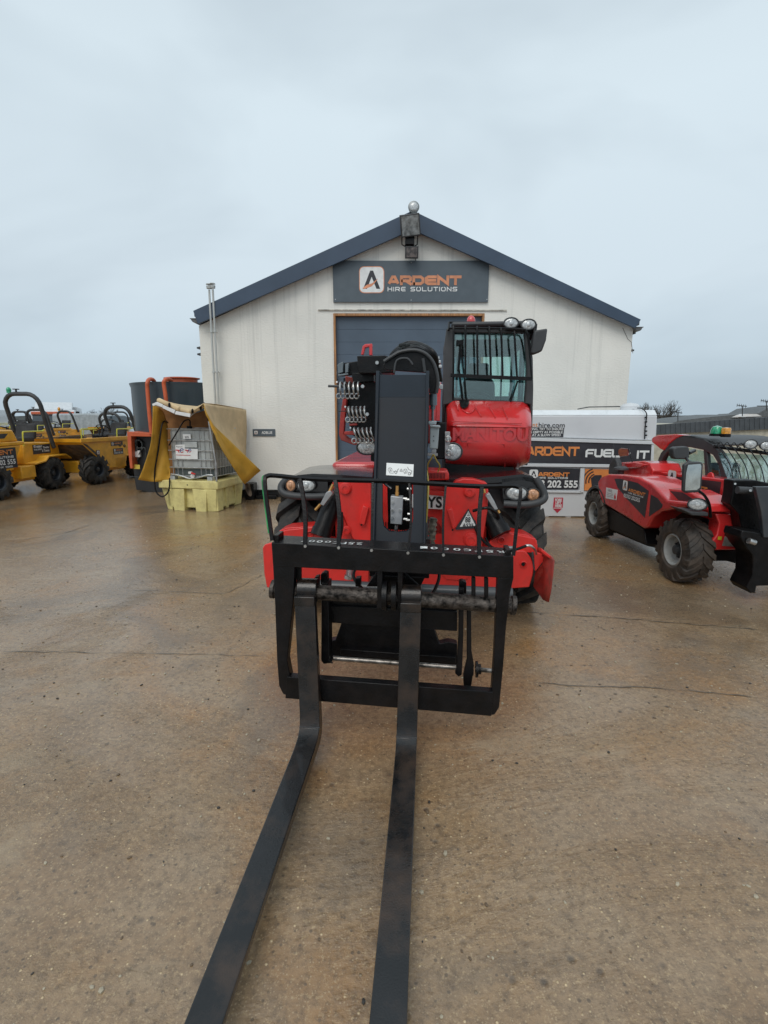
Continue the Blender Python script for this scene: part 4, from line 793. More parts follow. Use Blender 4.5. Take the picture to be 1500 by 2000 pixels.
# stabiliser beam, arms, feet
slab('stabiliser_beam', REDX, [([(535, 1100), (720, 1100), (720, 1142), (590, 1137), (535, 1134)], 4.02, .22), ([(820, 1092), (1000, 1096), (1000, 1152), (820, 1143)], 4.02, .22)], bev=.008)
slab('beam_recess', REDX, [([(862, 1120), (918, 1123), (913, 1131), (900, 1134), (872, 1132)], 4.01, .01)], bev=.004)
a1_ = slab('stabiliser_arm', REDX, [([(535, 1050), (548, 1039), (560, 1035), (612, 1029), (622, 1035), (640, 1052), (650, 1078), (535, 1075)], 4.0, .04), ([(545, 1037), (560, 1031), (610, 1027), (614, 1032), (560, 1038), (545, 1043)], 4.06, .2), ([(540, 1070), (655, 1074), (655, 1104), (540, 1100)], 4.0, .2), ([(640, 1052), (722, 1060), (722, 1078), (648, 1078)], 4.12, .1)], bev=.006)
a2_ = slab('stabiliser_arm', REDX, [([(955, 1060), (975, 1040), (998, 1042), (1046, 1052), (1050, 1064), (1050, 1080), (945, 1078)], 4.0, .04), ([(978, 1037), (1000, 1040), (1030, 1045), (1049, 1056), (1049, 1062), (1000, 1047), (978, 1042)], 4.04, .2), ([(940, 1072), (1005, 1076), (1005, 1100), (940, 1100)], 4.05, .2)], bev=.006)
eb = slab('beam_end', REDX, [([(996, 1074), (1026, 1076), (1037, 1090), (1043, 1105), (1041, 1122), (1034, 1147), (996, 1150)], 3.96, .24)], bev=.008, parent=a2_)
for par, lst in ((a1_, ((606, 1043, .03),)), (a2_, ((979, 1055, .03), (1022, 1102, .028)))):
    for x, y, r_ in lst:
        q = MB(); c = P(x, y, 3.96 if x == 1022 else 4.0); q.lathe(c, -VD, [(0, r_), (.01, r_), (.012, r_ * .8), (.0, r_ * .62), (-.006, .001)], 24); link('pin_boss', q, REDX, par)
q = MB(); c = P(1022, 1102, 3.945); q.cyl(c, c - VD * .003, .014, n=12); link('hole_disc', q, BLK, a2_)  # flat black disc painted in for the dark inside of the hole
q = MB(); q.add([P(*p) for p in ((1045, 1075, 4.05), (1063, 1087, 3.95), (1060, 1100, 3.92), (1046, 1118, 4.0), (1042, 1145, 4.02), (1062, 1172, 3.9), (1071, 1176, 3.88), (1076, 1150, 3.84), (1082, 1095, 3.80), (1078, 1088, 3.82), (1058, 1071, 4.02), (1046, 1068, 4.08), (1062, 1120, 4.02))],
             [(10, 9, 8, 1), (10, 1, 0, 11), (1, 8, 12, 2), (8, 7, 12), (7, 6, 5, 12), (5, 4, 12), (4, 3, 12), (3, 2, 12)])
ft_ = link('stabiliser_foot', q, REDD, tl, bev=0, recalc=False); md = ft_.modifiers.new('s', 'SOLIDIFY'); md.thickness = .012; md.offset = 0
slab('foot_arm', REDX, [([(1043, 1078), (1058, 1082), (1064, 1086), (1060, 1098), (1046, 1116), (1043, 1112)], 3.97, .04), ([(1058, 1072), (1082, 1092), (1080, 1096), (1056, 1077)], 3.84, .03)], ft_)
slab('stabiliser_foot', REDX, [([(517, 1064), (530, 1060), (536, 1066), (538, 1140), (530, 1150), (521, 1147), (516, 1120), (513, 1070)], 3.9, .03), ([(530, 1072), (548, 1074), (548, 1130), (532, 1130)], 3.95, .05)], bev=.006)
slab('edge_stripe', DGR, [([(1038, 1080), (1042, 1078), (1045, 1112), (1043, 1118), (1041, 1104)], 3.95, .02)], a2_)
q = MB(); q.tube(smooth([P(926, 1010, 4.0), P(932, 1040, 3.95), P(955, 1066, 3.92), P(985, 1076, 3.8), P(1005, 1074, 3.75), P(1028, 1066, 3.8)], 5), .011, 8); q.tube(smooth([P(948, 1050, 3.95), P(960, 1068, 3.92), P(990, 1082, 3.8)], 5), .009, 8); q.tube(smooth([P(668, 1000, 3.9), P(669, 1030, 3.88), P(662, 1062, 3.9)], 5), .008, 8); q.tube(smooth([P(924, 998, 3.9), P(950, 992, 3.85), P(968, 1000, 3.9), P(974, 1012, 3.95)], 4), .012, 8); link('hose', q, BLK, tl)
q = MB(); q.tube(smooth([P(1026, 1066, 3.8), P(1036, 1066, 3.8), P(1045, 1074, 3.85), P(1047, 1082, 3.9)], 4), .010, 8); link('hose_end', q, STL, tl)
q = MB(); q.box(P(995, 1076, 3.8), .035, .02, .035, 0, UD, VD, ZD); link('hose_clamp', q, ALU, tl, bev=.004)
q = MB(); q.cyl(P(681, 1128, 3.85), P(684, 1108, 3.95), .030, n=18); q.cyl(P(680, 1130, 3.85), P(681, 1124, 3.85), .034, n=18); link('tow_pin', q, STL, tl)
q = MB(); q.cyl(P(585, 1142, 3.5), P(1000, 1160, 3.5), .045, n=16); link('cross_tube', q, mat('tube_grey', (.05, .055, .06), .4, coat=.2), tl)
for pts in ([(700, 1100, 3.0), (690, 1125, 2.9), (708, 1150, 2.85), (728, 1165, 2.8)], [(845, 1095, 3.0), (858, 1120, 2.95), (850, 1150, 2.9), (832, 1175, 2.85)], [(760, 1120, 2.9), (742, 1150, 2.85), (735, 1185, 2.8)]):
    q = MB(); q.tube(smooth([P(*p) for p in pts], 4), .010, 8); link('hose', q, BLK, tl)
# vertical rod and hose beside the head
q = MB(); q.cyl(P(832, 930, 3.2), P(832, 1040, 3.2), .008, n=8); q.cyl(P(832, 1008, 3.2), P(832, 1050, 3.2), .014, n=8); q.cyl(P(826, 1052, 3.2), P(840, 1052, 3.2), .016, n=8); link('pilot_pipe', q, DGR, tl)
q = MB(); q.cyl(P(846, 1012, 3.3), P(843, 1038, 3.3), .024, n=12); q.cyl(P(846, 1038, 3.3), P(840, 1064, 3.3), .022, n=12)
for k in range(6): c = P(846 - k * .9, 1014 + k * 9, 3.3); q.cyl(c, c - ZD * .012, .029, n=12)
link('pressure_hose', q, mat('hose_grey', (.16, .14, .11), .5, var=.4, scale=30), tl)
# ---- mudguards and lamps
def mudguard(s, top, back, front, lip, lamps, inner):
    q = MB(); q.poly(pl(front, 4.22), VD * .5)
    A_ = [P(x, y, 4.22) for x, y in top]; B_ = [P(x, y, 5.5) for x, y in back]
    n_ = len(A_); q.add(A_ + B_, [(i, i + 1, i + 1 + n_, i + n_) for i in range(n_ - 1)])
    A2 = [p - ZD * .05 for p in A_]; B2_ = [p - ZD * .05 for p in B_]; q.add(A2 + B2_, [(i, i + n_, i + 1 + n_, i + 1) for i in range(n_ - 1)])
    q.add(A_ + A2, [(i, i + 1, i + 1 + n_, i + n_) for i in range(n_ - 1)])
    g = link('mudguard', q, BLKG, tl, ang=45, recalc=False)
    q = MB(); q.tube(smooth([P(x, y, v) for x, y, v in lip], 4), .031, 12); link('bumper_lip', q, DGR, g)
    for x, y, rx_, rz_, nm, ls in lamps: oval_lamp(g, P(x, y, 4.19), -VD, rx_ * 4.3 / FP, rz_ * 4.3 / FP, nm, ls)
    slab('inner_panel', DGR, [(inner, 4.4, .8)], g)
mudguard(-1, [(552, 945), (562, 934), (580, 928), (610, 925), (660, 927), (727, 932)], [(590, 926), (598, 918), (604, 912), (625, 909), (660, 907), (730, 908)], [(549, 960), (553, 946), (564, 935), (582, 929), (640, 931), (640, 972), (560, 972)],
         [(642, 969, 4.18), (600, 970, 4.16), (565, 967, 4.16), (551, 960, 4.18), (550, 948, 4.2), (560, 937, 4.21)], ((568, 948, 10, 12, 'indicator', AMBER), (598, 948, 18, 12, 'headlight', LENS)), [(630, 935), (656, 937), (652, 965), (642, 1010), (632, 1000)])
mudguard(1, [(872, 934), (930, 934), (985, 930), (1020, 926), (1040, 930), (1052, 944)], [(868, 910), (930, 910), (980, 909), (1000, 911), (1010, 915), (1018, 925)], [(980, 936), (1020, 931), (1042, 933), (1053, 946), (1062, 965), (1060, 982), (984, 985)],
         [(984, 984, 4.18), (1020, 986, 4.16), (1045, 983, 4.16), (1061, 976, 4.18), (1063, 966, 4.2), (1055, 948, 4.21), (1046, 934, 4.22)], ((1009, 963, 20, 13, 'headlight', LENS), (1041, 966, 12, 12, 'indicator', AMBER)), [(953, 945), (984, 940), (984, 990), (975, 1010), (960, 1000)])
RIMR = mat('rim_red', (.35, .05, .04), .5, dirt=(.08, .06, .05), dirt_amt=.8)
for u_, s_ in ((-1.13, -1), (.80, 1)):
    for v_ in (4.76, 7.3): wheel(tl, W3(u_, v_, .555), UD * s_, .555, .44, .30, RIMR, lugs=14, lug_h=.06)
slab('front_axle', BLK, [([(600, 1075), (1000, 1085), (1000, 1130), (600, 1120)], 4.6, .3)], bev=.03)
# ================================================================== COMPACT TELEHANDLER (right)
ct = thing('compact_telehandler', (3.8, 6.3, 0), 'small red telehandler at the right edge with green and amber roof beacons', 'telehandler')
XD, ND = Vector((1, 0, 0)), Vector((0, -1, 0))
def xslab(name, m, parts, parent=ct, bev=.004, seg=2):
    q = MB()
    for pts, X, th_ in parts: q.poly(xl(pts, X), XD * th_)
    return link(name, q, m, parent, bev=bev, seg=seg)
def yslab(name, m, parts, parent=ct, bev=.004, a=0, seg=2):
    q = MB()
    for pts, v, th_ in parts: q.poly([P(x, y, v if not isinstance(v, (list, tuple)) else v[i], a) for i, (x, y) in enumerate(pts)], vdir(a) * th_)
    return link(name, q, m, parent, bev=bev, seg=seg)
SX = 3.12
bodyp = [(1167, 941), (1173, 932), (1189, 926), (1220, 927), (1247, 932), (1272, 945), (1285, 957), (1303, 977), (1344, 981), (1346, 990), (1312, 995), (1290, 999), (1275, 1009), (1264, 1030), (1256, 1032), (1224, 1011), (1176, 983), (1169, 962)]
hd = xslab('bonnet', RED, [(bodyp, SX, .46)], bev=.03, seg=3)
xslab('front_wing', RED, [([(1281, 951), (1340, 957), (1362, 968), (1382, 985), (1384, 1001), (1344, 988), (1300, 982)], SX + .13, .28)], bev=.02)
DP = mat('dark_panel', (.035, .03, .035), .4, coat=.2)
xslab('dark_panel', DP, [([(1200, 935), (1211, 935), (1245, 943), (1267, 959), (1259, 1011), (1225, 975), (1206, 952)], SX - .003, .004), ([(1271, 966), (1284, 973), (1294, 986), (1292, 992), (1267, 1009)], SX - .003, .004), ([(1284, 959), (1302, 958), (1333, 962), (1352, 974), (1350, 979), (1304, 978)], SX + .125, .02)], hd, bev=0)
q = MB(); Yx = Vector((0, -1, 0)); NX = Vector((-1, 0, 0))
o = PX(1216, 956, SX - .006); s_ = (PX(1216, 956, SX).y - PX(1225, 956, SX).y); logo(q, o, Yx, ZD, s_, NX)
link('logo', q, [DEC, DARKT, ORG], hd, recalc=False)
def dy(x0, x1, X): return PX(x0, 950, X).y - PX(x1, 950, X).y
q = MB(); stroke_text(q, 'ARDENT', PX(1227, 960, SX - .006), Yx, ZD, dy(1227, 1261, SX), .044, .012, gap=.36, lift=NX, mi=0)
stroke_text(q, 'HIRE SOLUTIONS', PX(1227, 963.5, SX - .006), Yx, ZD, dy(1227, 1257, SX), .017, .0045, gap=.5, lift=NX, mi=1)
text(q, '03333 202555', PX(1218, 970.5, SX - .006), Yx, ZD, .046, dy(1217, 1249, SX), 1, .02)
link('lettering', q, [ORG, DEC], hd, recalc=False)
xslab('white_label', DEC, [([(1184, 952), (1206, 957), (1203, 977), (1183, 973)], SX - .004, .004)], hd, bev=0)
q = MB(); text(q, 'DIESEL', PX(1187, 959, SX - .006), Yx, ZD, .03, .14, 0, .01)
for i in range(3): q.poly(xl([(1185, 962 + i * 3), (1197, 965 + i * 3), (1197, 966 + i * 3), (1185, 963 + i * 3)], SX - .0055), XD * .001)
link('label_print', q, mat('print_grey', (.35, .3, .3), .5), hd, recalc=False)
q = MB(); c = PX(1201, 971, SX - .006); q.lathe(c, NX, [(0, .028), (.002, .028)], 16); q.poly([c + Yx * a + ZD * b for a, b in ((-.012, 0), (.012, 0), (.0, .06))], NX * .003); link('drop_mark', q, RED, hd)
xslab('side_skirt', BLK, [([(1172, 980), (1224, 1009), (1258, 1032), (1275, 1010), (1290, 1000), (1345, 990), (1384, 1003), (1384, 1060), (1300, 1075), (1262, 1066), (1190, 1036), (1175, 1010)], SX + .27, .3), ([(1176, 984), (1224, 1012), (1257, 1033), (1262, 1064), (1240, 1054), (1192, 1034)], SX + .05, .2)], bev=.01)
GRIM = mat('rim_grey', (.42, .43, .42), .5, metal=.1, dirt=(.16, .12, .09), dirt_amt=.9, dscale=6)
RUBM = mat('muddy_tyre_rubber', (.05, .042, .036), .65, var=.3, scale=14, dirt=(.12, .085, .06), dirt_amt=.9, dscale=5, bump=.5, bscale=70)
RUB_, RUB = RUB, RUBM
for X, s_ in ((3.10 + .135, -1), (4.55, 1)):
    for Y_ in (5.27, 7.36): wheel(ct, (X, Y_, .345), (s_, 0, 0), .345, .28, .165, GRIM, lugs=16, lug_h=.022)
RUB = RUB_
q = MB(); q.poly([(SX + .0, 7.36 + .42 * math.cos(a), .36 + .40 * math.sin(a)) for a in [R(20 + 12 * i) for i in range(12)]] + [(SX, 7.36 + .36 * math.cos(a), .36 + .36 * math.sin(a)) for a in [R(152 - 12 * i) for i in range(12)]], (.30, 0, 0)); link('rear_mudguard', q, DGR, ct, bev=.006)
# boom, with its pivot and lettering
bmx = 3.72
bo = xslab('boom', RED, [([(1262, 917), (1284, 921), (1432, 938), (1431, 948), (1425, 987), (1388, 978), (1330, 965), (1262, 950)], bmx, .24)], bev=.012)
xslab('boom_pivot', RED, [([(1205, 908), (1213, 903), (1256, 900), (1270, 905), (1275, 919), (1270, 940), (1220, 940)], bmx - .12, .4), ([(1217, 905), (1240, 902), (1262, 908), (1250, 913), (1225, 915)], bmx - .16, .05)], bev=.015)
xslab('boom_eye', RED, [([(1380, 934), (1382, 925), (1387, 922), (1391, 925), (1393, 935)], bmx + .05, .02)], bo)
xslab('dark_panel', DP, [([(1290, 927), (1408, 941), (1404, 973), (1340, 964), (1290, 952)], bmx - .003, .004)], bo, bev=0)
q = MB(); o = PX(1303, 945, bmx - .006); logo(q, o, Yx, ZD, dy(1303, 1319, bmx), NX, 0, 1, 2); stroke_text(q, 'ARDENT', PX(1323, 951, bmx - .006), Yx, ZD, dy(1323, 1382, bmx), .075, .02, gap=.36, lift=NX, mi=2)
link('lettering', q, [DEC, DARKT, ORG], bo, recalc=False)
xslab('exhaust_cowl', DGR, [([(1187, 926), (1189, 908), (1196, 895), (1201, 893), (1205, 905), (1206, 926)], bmx - .3, .08)], bev=.02)
q = MB(); c = PX(1213, 917, SX + .25); q.lathe(c, ZD, [(-.09, .04), (-.02, .045), (0, .10), (.025, .095), (.045, .05), (.05, .001)], 24); link('air_intake', q, DGR, ct)
q = MB(); q.tube([PX(1202, 893, 3.5), PX(1198, 870, 3.5)], .006, 6); q.tube([PX(1227, 876, 3.6), PX(1235, 903, 3.6)], .008, 6); link('stay', q, BLK, ct)
xslab('rear_flap', mat('clear_flap', (.25, .07, .06), .15, coat=1), [([(1208, 878), (1213, 875), (1227, 877), (1225, 890), (1210, 892), (1207, 885)], 3.6, .02)], bev=.004)
# cab
XC = 3.95
cc = xslab('cab', DGR, [([(1331, 850), (1347, 851), (1374, 857), (1392, 868), (1406, 884), (1417, 902), (1421, 920), (1423, 945), (1410, 945), (1403, 907), (1392, 889), (1374, 879), (1345, 873), (1320, 874), (1309, 877), (1298, 889), (1283, 920), (1276, 920), (1290, 885), (1306, 866), (1320, 855)], XC, .07), ([(1373, 876), (1380, 880), (1384, 935), (1377, 935)], XC + .01, .05)], bev=.01)
xslab('cab_corner', RED, [([(1272, 857), (1276, 853), (1284, 850), (1320, 848), (1334, 850), (1320, 856), (1306, 867), (1296, 880), (1289, 877), (1280, 869), (1273, 864)], XC - .01, .12)], cc, bev=.012)
q = MB(); q.poly(xl([(1282, 851), (1320, 849), (1347, 851), (1374, 857), (1392, 868), (1390, 871), (1372, 860), (1346, 855), (1320, 853), (1284, 855)], XC), XD * .95); link('roof', q, DGR, cc, bev=.01)
q = MB(); q.poly(xl([(1352, 854), (1374, 858), (1388, 866), (1387, 866.6), (1373, 859), (1352, 855)], XC + .3), XD * .55); link('roof_window', q, WHT, cc)
q = MB(); q.poly(xl([(1312, 878), (1345, 875), (1374, 881), (1391, 891), (1402, 908), (1410, 945), (1284, 930), (1285, 920), (1299, 890)], XC + .03), XD * .006); link('side_window', q, GLS, cc)
q = MB(); q.poly(xl([(1300, 891), (1402, 908), (1410, 945), (1284, 930)], XC + .9), XD * .02); link('far_window', q, GLS, cc)
q = MB(); q.bx(XC + .35, XC + .75, 6.25, 6.65, .6, .92); q.bx(XC + .37, XC + .73, 6.6, 6.72, .88, 1.16); link('seat', q, SEATM, cc, bev=.03)
q = MB(); q.bx(XC + .02, XC + .95, 5.65, 7.2, .45, .88); link('cab_base', q, RED, cc, bev=.02)
q = MB(); q.poly([P(1403, 884, 5.92, 0), P(1545, 892, 5.92, 0), P(1560, 950, 5.45, 0), P(1426, 950, 5.45, 0)], (0, .006, 0)); link('windscreen', q, GLS, cc)
q = MB(); q.tube([P(1395, 872, 5.98, 0), P(1520, 888, 5.98, 0)], .022, 6); q.tube([P(1424, 950, 5.44, 0), P(1560, 952, 5.44, 0)], .03, 6); link('screen_frame', q, BLK, cc)
q = MB()
for i in range(9):
    x = 1398 + i * 15; q.tube(smooth([P(x - 3, 869 + i, 6.1, 0), P(x + 3, 871 + i * 1.1, 5.97, 0), P(x + 16, 888 + i, 5.82, 0), P(x + 29, 912 + i * .6, 5.62, 0), P(x + 36, 946, 5.42, 0)], 4), .006, 6)
for i in range(5):
    x = 1400 + i * 13.5; q.tube([P(x + 13 * j / 8, 872 + i * .8 - 9 * math.sin(math.pi * j / 8), 5.95, 0) for j in range(9)], .0045, 5)
for k in range(4):
    q.tube([P(1345 + k * 10, 850 + k * 1.4, 6.9 - k * .1, 0), P(1392 + k * 14, 862 + k * 4, 6.1, 0)], .005, 5)
link('stone_guard', q, BLK, cc)
for x, y in ((1466, 867.5), (1497, 870.5)): oval_lamp(cc, P(x, y, 5.9, 0), (-.2, -1, 0), .067, .052)
q = MB(); c = P(1399, 850, 6.25, 0); q.cyl(c - ZD * .01, c + ZD * .02, .075, n=20); q.lathe(c, ZD, [(.02, .068), (.06, .066), (.10, .05), (.118, .001)], 20, 1); link('beacon', q, [BLK, GRB], cc)
q = MB(); c = P(1417, 852, 6.15, 0); q.cyl(c - ZD * .01, c + ZD * .03, .055, n=18); q.lathe(c, ZD, [(.03, .05), (.08, .052), (.10, .045), (.105, .001)], 18, 1); link('beacon', q, [BLK, AMB], cc)
# wing lamp, lip, mirrors
lp = oval_lamp(ct, P(1362, 985, 4.93, 0), (-.28, -1, .05), .086, .058, 'headlight')
yslab('lamp_lip', DGR, [([(1333, 995), (1350, 999), (1384, 1001), (1384, 1009), (1352, 1007)], 4.9, .25)], ct, bev=.01)
mr_ = yslab('wing_mirror', DGR, [([(1336, 908), (1345, 902), (1370, 902), (1374, 906), (1371, 955), (1364, 962), (1340, 963), (1334, 959)], 4.80, .04)], ct, bev=.012)
yslab('mirror_glass', mat('mirror_pale', (.62, .65, .62), .06, metal=.92, var=.12, scale=10), [([(1344, 908), (1368, 906), (1370, 910), (1367, 952), (1361, 957), (1338, 958), (1340, 925)], 4.792, .006)], mr_, bev=0)
yslab('wing_mirror', DGR, [([(1315, 876), (1322, 873), (1344, 872), (1347, 876), (1347, 894), (1343, 897), (1319, 897), (1315, 891)], 5.2, .09)], ct, bev=.015)
q = MB(); q.tube(smooth([P(1366, 960, 4.83, 0), P(1376, 968, 4.85, 0), P(1385, 985, 4.9, 0), P(1388, 1010, 4.95, 0)], 4), .014, 8); q.tube(smooth([P(1340, 895, 5.1, 0), P(1346, 902, 4.9, 0), P(1352, 905, 4.83, 0)], 4), .014, 8); q.tube([P(1345, 885, 5.25, 0), P(1356, 880, 5.6, 0)], .02, 8); link('mirror_arm', q, BLK, ct)
# nose of the chassis and coupler
nc = yslab('front_chassis', RED, [([(1397, 1003), (1447, 1006), (1456, 1040), (1462, 1073), (1392, 1075), (1384, 1078), (1381, 1071), (1400, 1045), (1405, 1022)], 5.0, .5)], bev=.012)
yslab('black_gap', BLK, [([(1384, 980), (1445, 985), (1450, 1008), (1396, 1005)], 5.25, .5), ([(1385, 1076), (1465, 1074), (1466, 1086), (1442, 1102), (1420, 1096), (1385, 1096)], 5.1, .5)], bev=.01)
yslab('dark_panel', DP, [([(1418, 1031), (1454, 1033), (1456, 1047), (1415, 1046)], 4.995, .004)], nc, bev=0)
q = MB(); logo(q, P(1424, 1045, 4.99, 0), Vector((1, 0, 0)), ZD, .062, ND); text(q, 'ARDENT', P(1440, 1041, 4.99, 0), Vector((1, 0, 0)), ZD, .03, .12, 2, .02); link('lettering', q, [DEC, DARKT, ORG], nc, recalc=False)
yslab('number_plate', mat('worn_plate', (.30, .29, .27), .5, dirt=(.12, .1, .08), dirt_amt=.8, dscale=20, bump=.3), [([(1416, 1048), (1455, 1050), (1460, 1070), (1411, 1066)], 4.992, .006)], nc, bev=0)
yslab('yellow_sticker', mat('yellow_sticker', (.6, .5, .03), .5), [([(1403, 1048), (1410, 1048), (1409, 1055), (1402, 1054)], 4.994, .004)], nc, bev=0)
yslab('white_sticker', DEC, [([(1387, 1065), (1393, 1065), (1393, 1071), (1386, 1071)], 4.98, .02)], nc, bev=0)
cp = yslab('coupler', BLK, [([(1433, 938), (1476, 938), (1545, 952), (1545, 1056), (1485, 1050), (1450, 1036), (1444, 1004), (1426, 985), (1431, 964)], 4.85, .15), ([(1446, 1049), (1450, 1036), (1545, 1050), (1545, 1143), (1478, 1145), (1476, 1157), (1466, 1159), (1458, 1148), (1470, 1124), (1471, 1100), (1470, 1084), (1458, 1070)], 4.62, .25)], bev=.01)
yslab('coupler_plate', mat('coupler_grey', (.035, .042, .05), .4, coat=.3, dirt=(.09, .08, .07), dirt_amt=.5), [([(1476, 951), (1545, 951), (1545, 1052), (1492, 1050), (1487, 1000)], 4.6, .05)], cp, bev=.006)
q = MB(); q.cyl(P(1440, 957, 4.75, 0), P(1477, 959, 4.75, 0), .035, n=16); link('roller', q, DGR, cp)
q = MB(); q.cyl(P(1462, 1056, 4.58, 0), P(1474, 1060, 4.58, 0), .028, n=14); q.cyl(P(1436, 945, 4.84, 0), P(1436, 945, 4.80, 0), .01, n=8); q.cyl(P(1466, 958, 4.7, 0), P(1466, 958, 4.66, 0), .012, n=8); link('pin', q, STL, cp)
# ================================================================== FUEL TANK
AK = R(5); VK = 9.03; UK = udir(AK); NK = -vdir(AK)
WP = mat('white_tank_paint', (.66, .68, .70), .38, coat=.2, var=.05, scale=2, dirt=(.36, .35, .32), dirt_amt=.22, dscale=2)
ft = thing('fuel_tank', P(1140, 1000, VK + .7, AK) * 1.0 - ZD * P(1140, 1000, VK + .7, AK).z, 'long white fuel tank with dark lettered band beside the workshop', 'tank')
def kslab(name, m, parts, bev=.006, parent=ft):
    return yslab(name, m, [(a_, VK + b_, c_) for a_, b_, c_ in parts], parent, bev, AK)
kslab('tank_body', WP, [([(1003, 909), (1272, 914), (1268, 1010), (1005, 1008)], .03, 1.5), ([(1003, 858), (1276, 864), (1274, 912), (1003, 906)], .03, 1.5)], .01)
kslab('upper_tank', WP, [([(1003, 811), (1284, 811), (1282, 861), (1003, 853)], .05, 1.45)], .02)
q = MB(); a_, b_ = P(1003, 811, VK + .05, AK), P(1284, 811, VK + .05, AK); k = vdir(AK)
q.poly([a_, a_ + k * .12 + ZD * .09, a_ + k * 1.33 + ZD * .09, a_ + k * 1.45], b_ - a_); link('tank_top', q, mat('white_top', (.74, .77, .79), .3, coat=.3, var=.04), ft, bev=.01)
kslab('ledge', WP, [([(1003, 854), (1278, 862), (1278, 868), (1003, 860)], -.02, .1), ([(1003, 905), (1272, 908), (1272, 914), (1003, 911)], -.02, .1), ([(1003, 957), (1135, 959), (1135, 963), (1003, 961)], .0, .1), ([(1273, 866), (1278, 866), (1272, 1008), (1267, 1008)], -.01, .1), ([(1134, 914), (1142, 914), (1140, 962), (1132, 962)], .0, .1)], .004)
bd = kslab('dark_band', DARKT, [([(1003, 860), (1273, 868.5), (1269, 908), (1003, 903)], .0, .04)], .002)
lw = kslab('dark_panel', DARKT, [([(1013, 912), (1133, 916), (1130, 956), (1013, 956)], .01, .04)], .002)
og = kslab('orange_panel', ORG, [([(1143, 916), (1236, 918), (1236, 958), (1141, 958)], .01, .04)], .002)
def ks(t, x0, y0, x1, hpx, thk, mi, q, v=-.004, gap=.34):
    o = P(x0, y0, VK + v, AK); w_ = (P(x1, y0, VK + v, AK) - o).dot(UK); stroke_text(q, t, o, UK, ZD, w_, hpx * 9.3 / FP, thk, mi, gap, lift=NK)
def kt(t, x0, y0, x1, hpx, mi, q, v=-.004, bold=.02):
    o = P(x0, y0, VK + v, AK); w_ = (P(x1, y0, VK + v, AK) - o).dot(UK); text(q, t, o, UK, ZD, hpx * 9.3 / FP, w_, mi, bold)
q = MB(); ks('ARDENT', 1027, 890, 1131, 17, .036, 0, q); ks('FUEL', 1143, 893, 1211, 15, .034, 1, q); ks('-', 1216, 893, 1232, 15, .03, 1, q); ks('IT', 1243, 896, 1267, 15, .034, 1, q); link('lettering', q, [ORG, DEC], bd, recalc=False)
q = MB(); logo(q, P(1034, 933, VK + .004, AK), UK, ZD, .14, NK, 1, 2, 1); ks('ARDENT', 1051, 930.5, 1112, 8, .02, 0, q, .004); ks('HIRE SOLUTIONS', 1051, 935, 1109, 3.6, .007, 1, q, .004, .5); kt('03333 202 555', 1019, 951, 1128, 12.5, 1, q, .004, .035); link('lettering', q, [ORG, DEC, DARKT], lw, recalc=False)
q = MB(); o = P(1165, 940, VK + .005, AK)
for r_ in (.12, .17, .22):
    for i in range(7):
        a, b = R(110 + 12 * i), R(122 + 12 * i); q.sheet([o + UK * (math.cos(t) * rr_) + ZD * (math.sin(t) * rr_) for t, rr_ in ((a, r_), (b, r_), (b, r_ + .02), (a, r_ + .02))])
q.poly(pl([(1154, 934), (1162, 928), (1175, 928), (1175, 952), (1156, 951)], VK + .006, AK), NK * .001); link('signal_icon', q, DARKT, og, recalc=False)
ut = kslab('notice_board', DARKT, [([(1003, 834), (1102, 835.5), (1100, 854), (1003, 852)], .044, .02)], 0)
q = MB(); kt('arden', 1019, 833.5, 1045, 7.5, 0, q, .042, .008); kt('t', 1046, 833.5, 1050, 8, 0, q, .042, .008); kt('hire.com', 1052, 834.5, 1103, 8.5, 1, q, .042, .008)
link('web_address', q, [ORG, DARKT], ft, recalc=False)
q = MB(); kt('WHEN LIFTING, TRY TO ENSURE', 1006, 840, 1100, 4, 0, q, .040, .02); kt('TANK IS AS EMPTY AS POSSIBLE', 1006, 846, 1099, 4, 0, q, .040, .02); kt('TRAVEL AT A SLOW SPEED', 1014, 851.5, 1095, 4, 0, q, .040, .02); link('lettering', q, DEC, ut, recalc=False)
ar = kslab('arrow_sign', mat('sign_red', (.55, .035, .07), .45), [([(1082, 972), (1100, 972), (1099, 992), (1088.5, 1002), (1080, 993)], .024, .008)], 0)
q = MB(); kt('FORK', 1084, 979, 1098, 5, 0, q, .021, .04); kt('LIFT', 1085, 984.5, 1096, 4.6, 0, q, .021, .04); kt('HERE', 1084, 990.5, 1097, 5, 0, q, .021, .04)
q.poly(pl([(1080.5, 992), (1099, 992), (1099, 993), (1080.5, 993)], VK + .021, AK), NK * .001); link('lettering', q, DEC, ar, recalc=False)
q = MB(); q.lathe(P(1230, 800, VK + .5, AK) , ZD, [(-.05, .17), (.06, .16), (.10, .12), (.12, .001)], 28); q.box(P(1243, 801, VK + .3, AK), .06, .06, .02); link('manhole_cover', q, WP, ft)
q = MB(); q.tube([P(1128, 799, VK + 1.0, AK), P(1150, 795, VK + 1.0, AK), P(1215, 794, VK + 1.0, AK)], .01, 6); link('top_rail', q, DGR, ft)
q = MB(); q.tube(smooth([P(1245, 797, VK + .3, AK), P(1254, 798, VK + .15, AK), P(1262, 806, VK, AK), P(1263, 815, VK + .02, AK), P(1260, 835, VK + .03, AK), P(1259, 858, VK + .02, AK)], 4), .009, 6)
for y in (815, 824, 833, 842, 850): q.box(P(1261.5, y, VK + .02, AK), .016, .014, .012)
link('cable', q, BLK, ft)
for x in (1022, 1066, 1110, 1160, 1210):
    q = MB(); q.poly(pl([(x - 6, 1008), (x + 6, 1008), (x + 3, 1014), (x - 3, 1014)], VK + .04, AK), vdir(AK) * 1.3); link('skid', q, WP, ft)
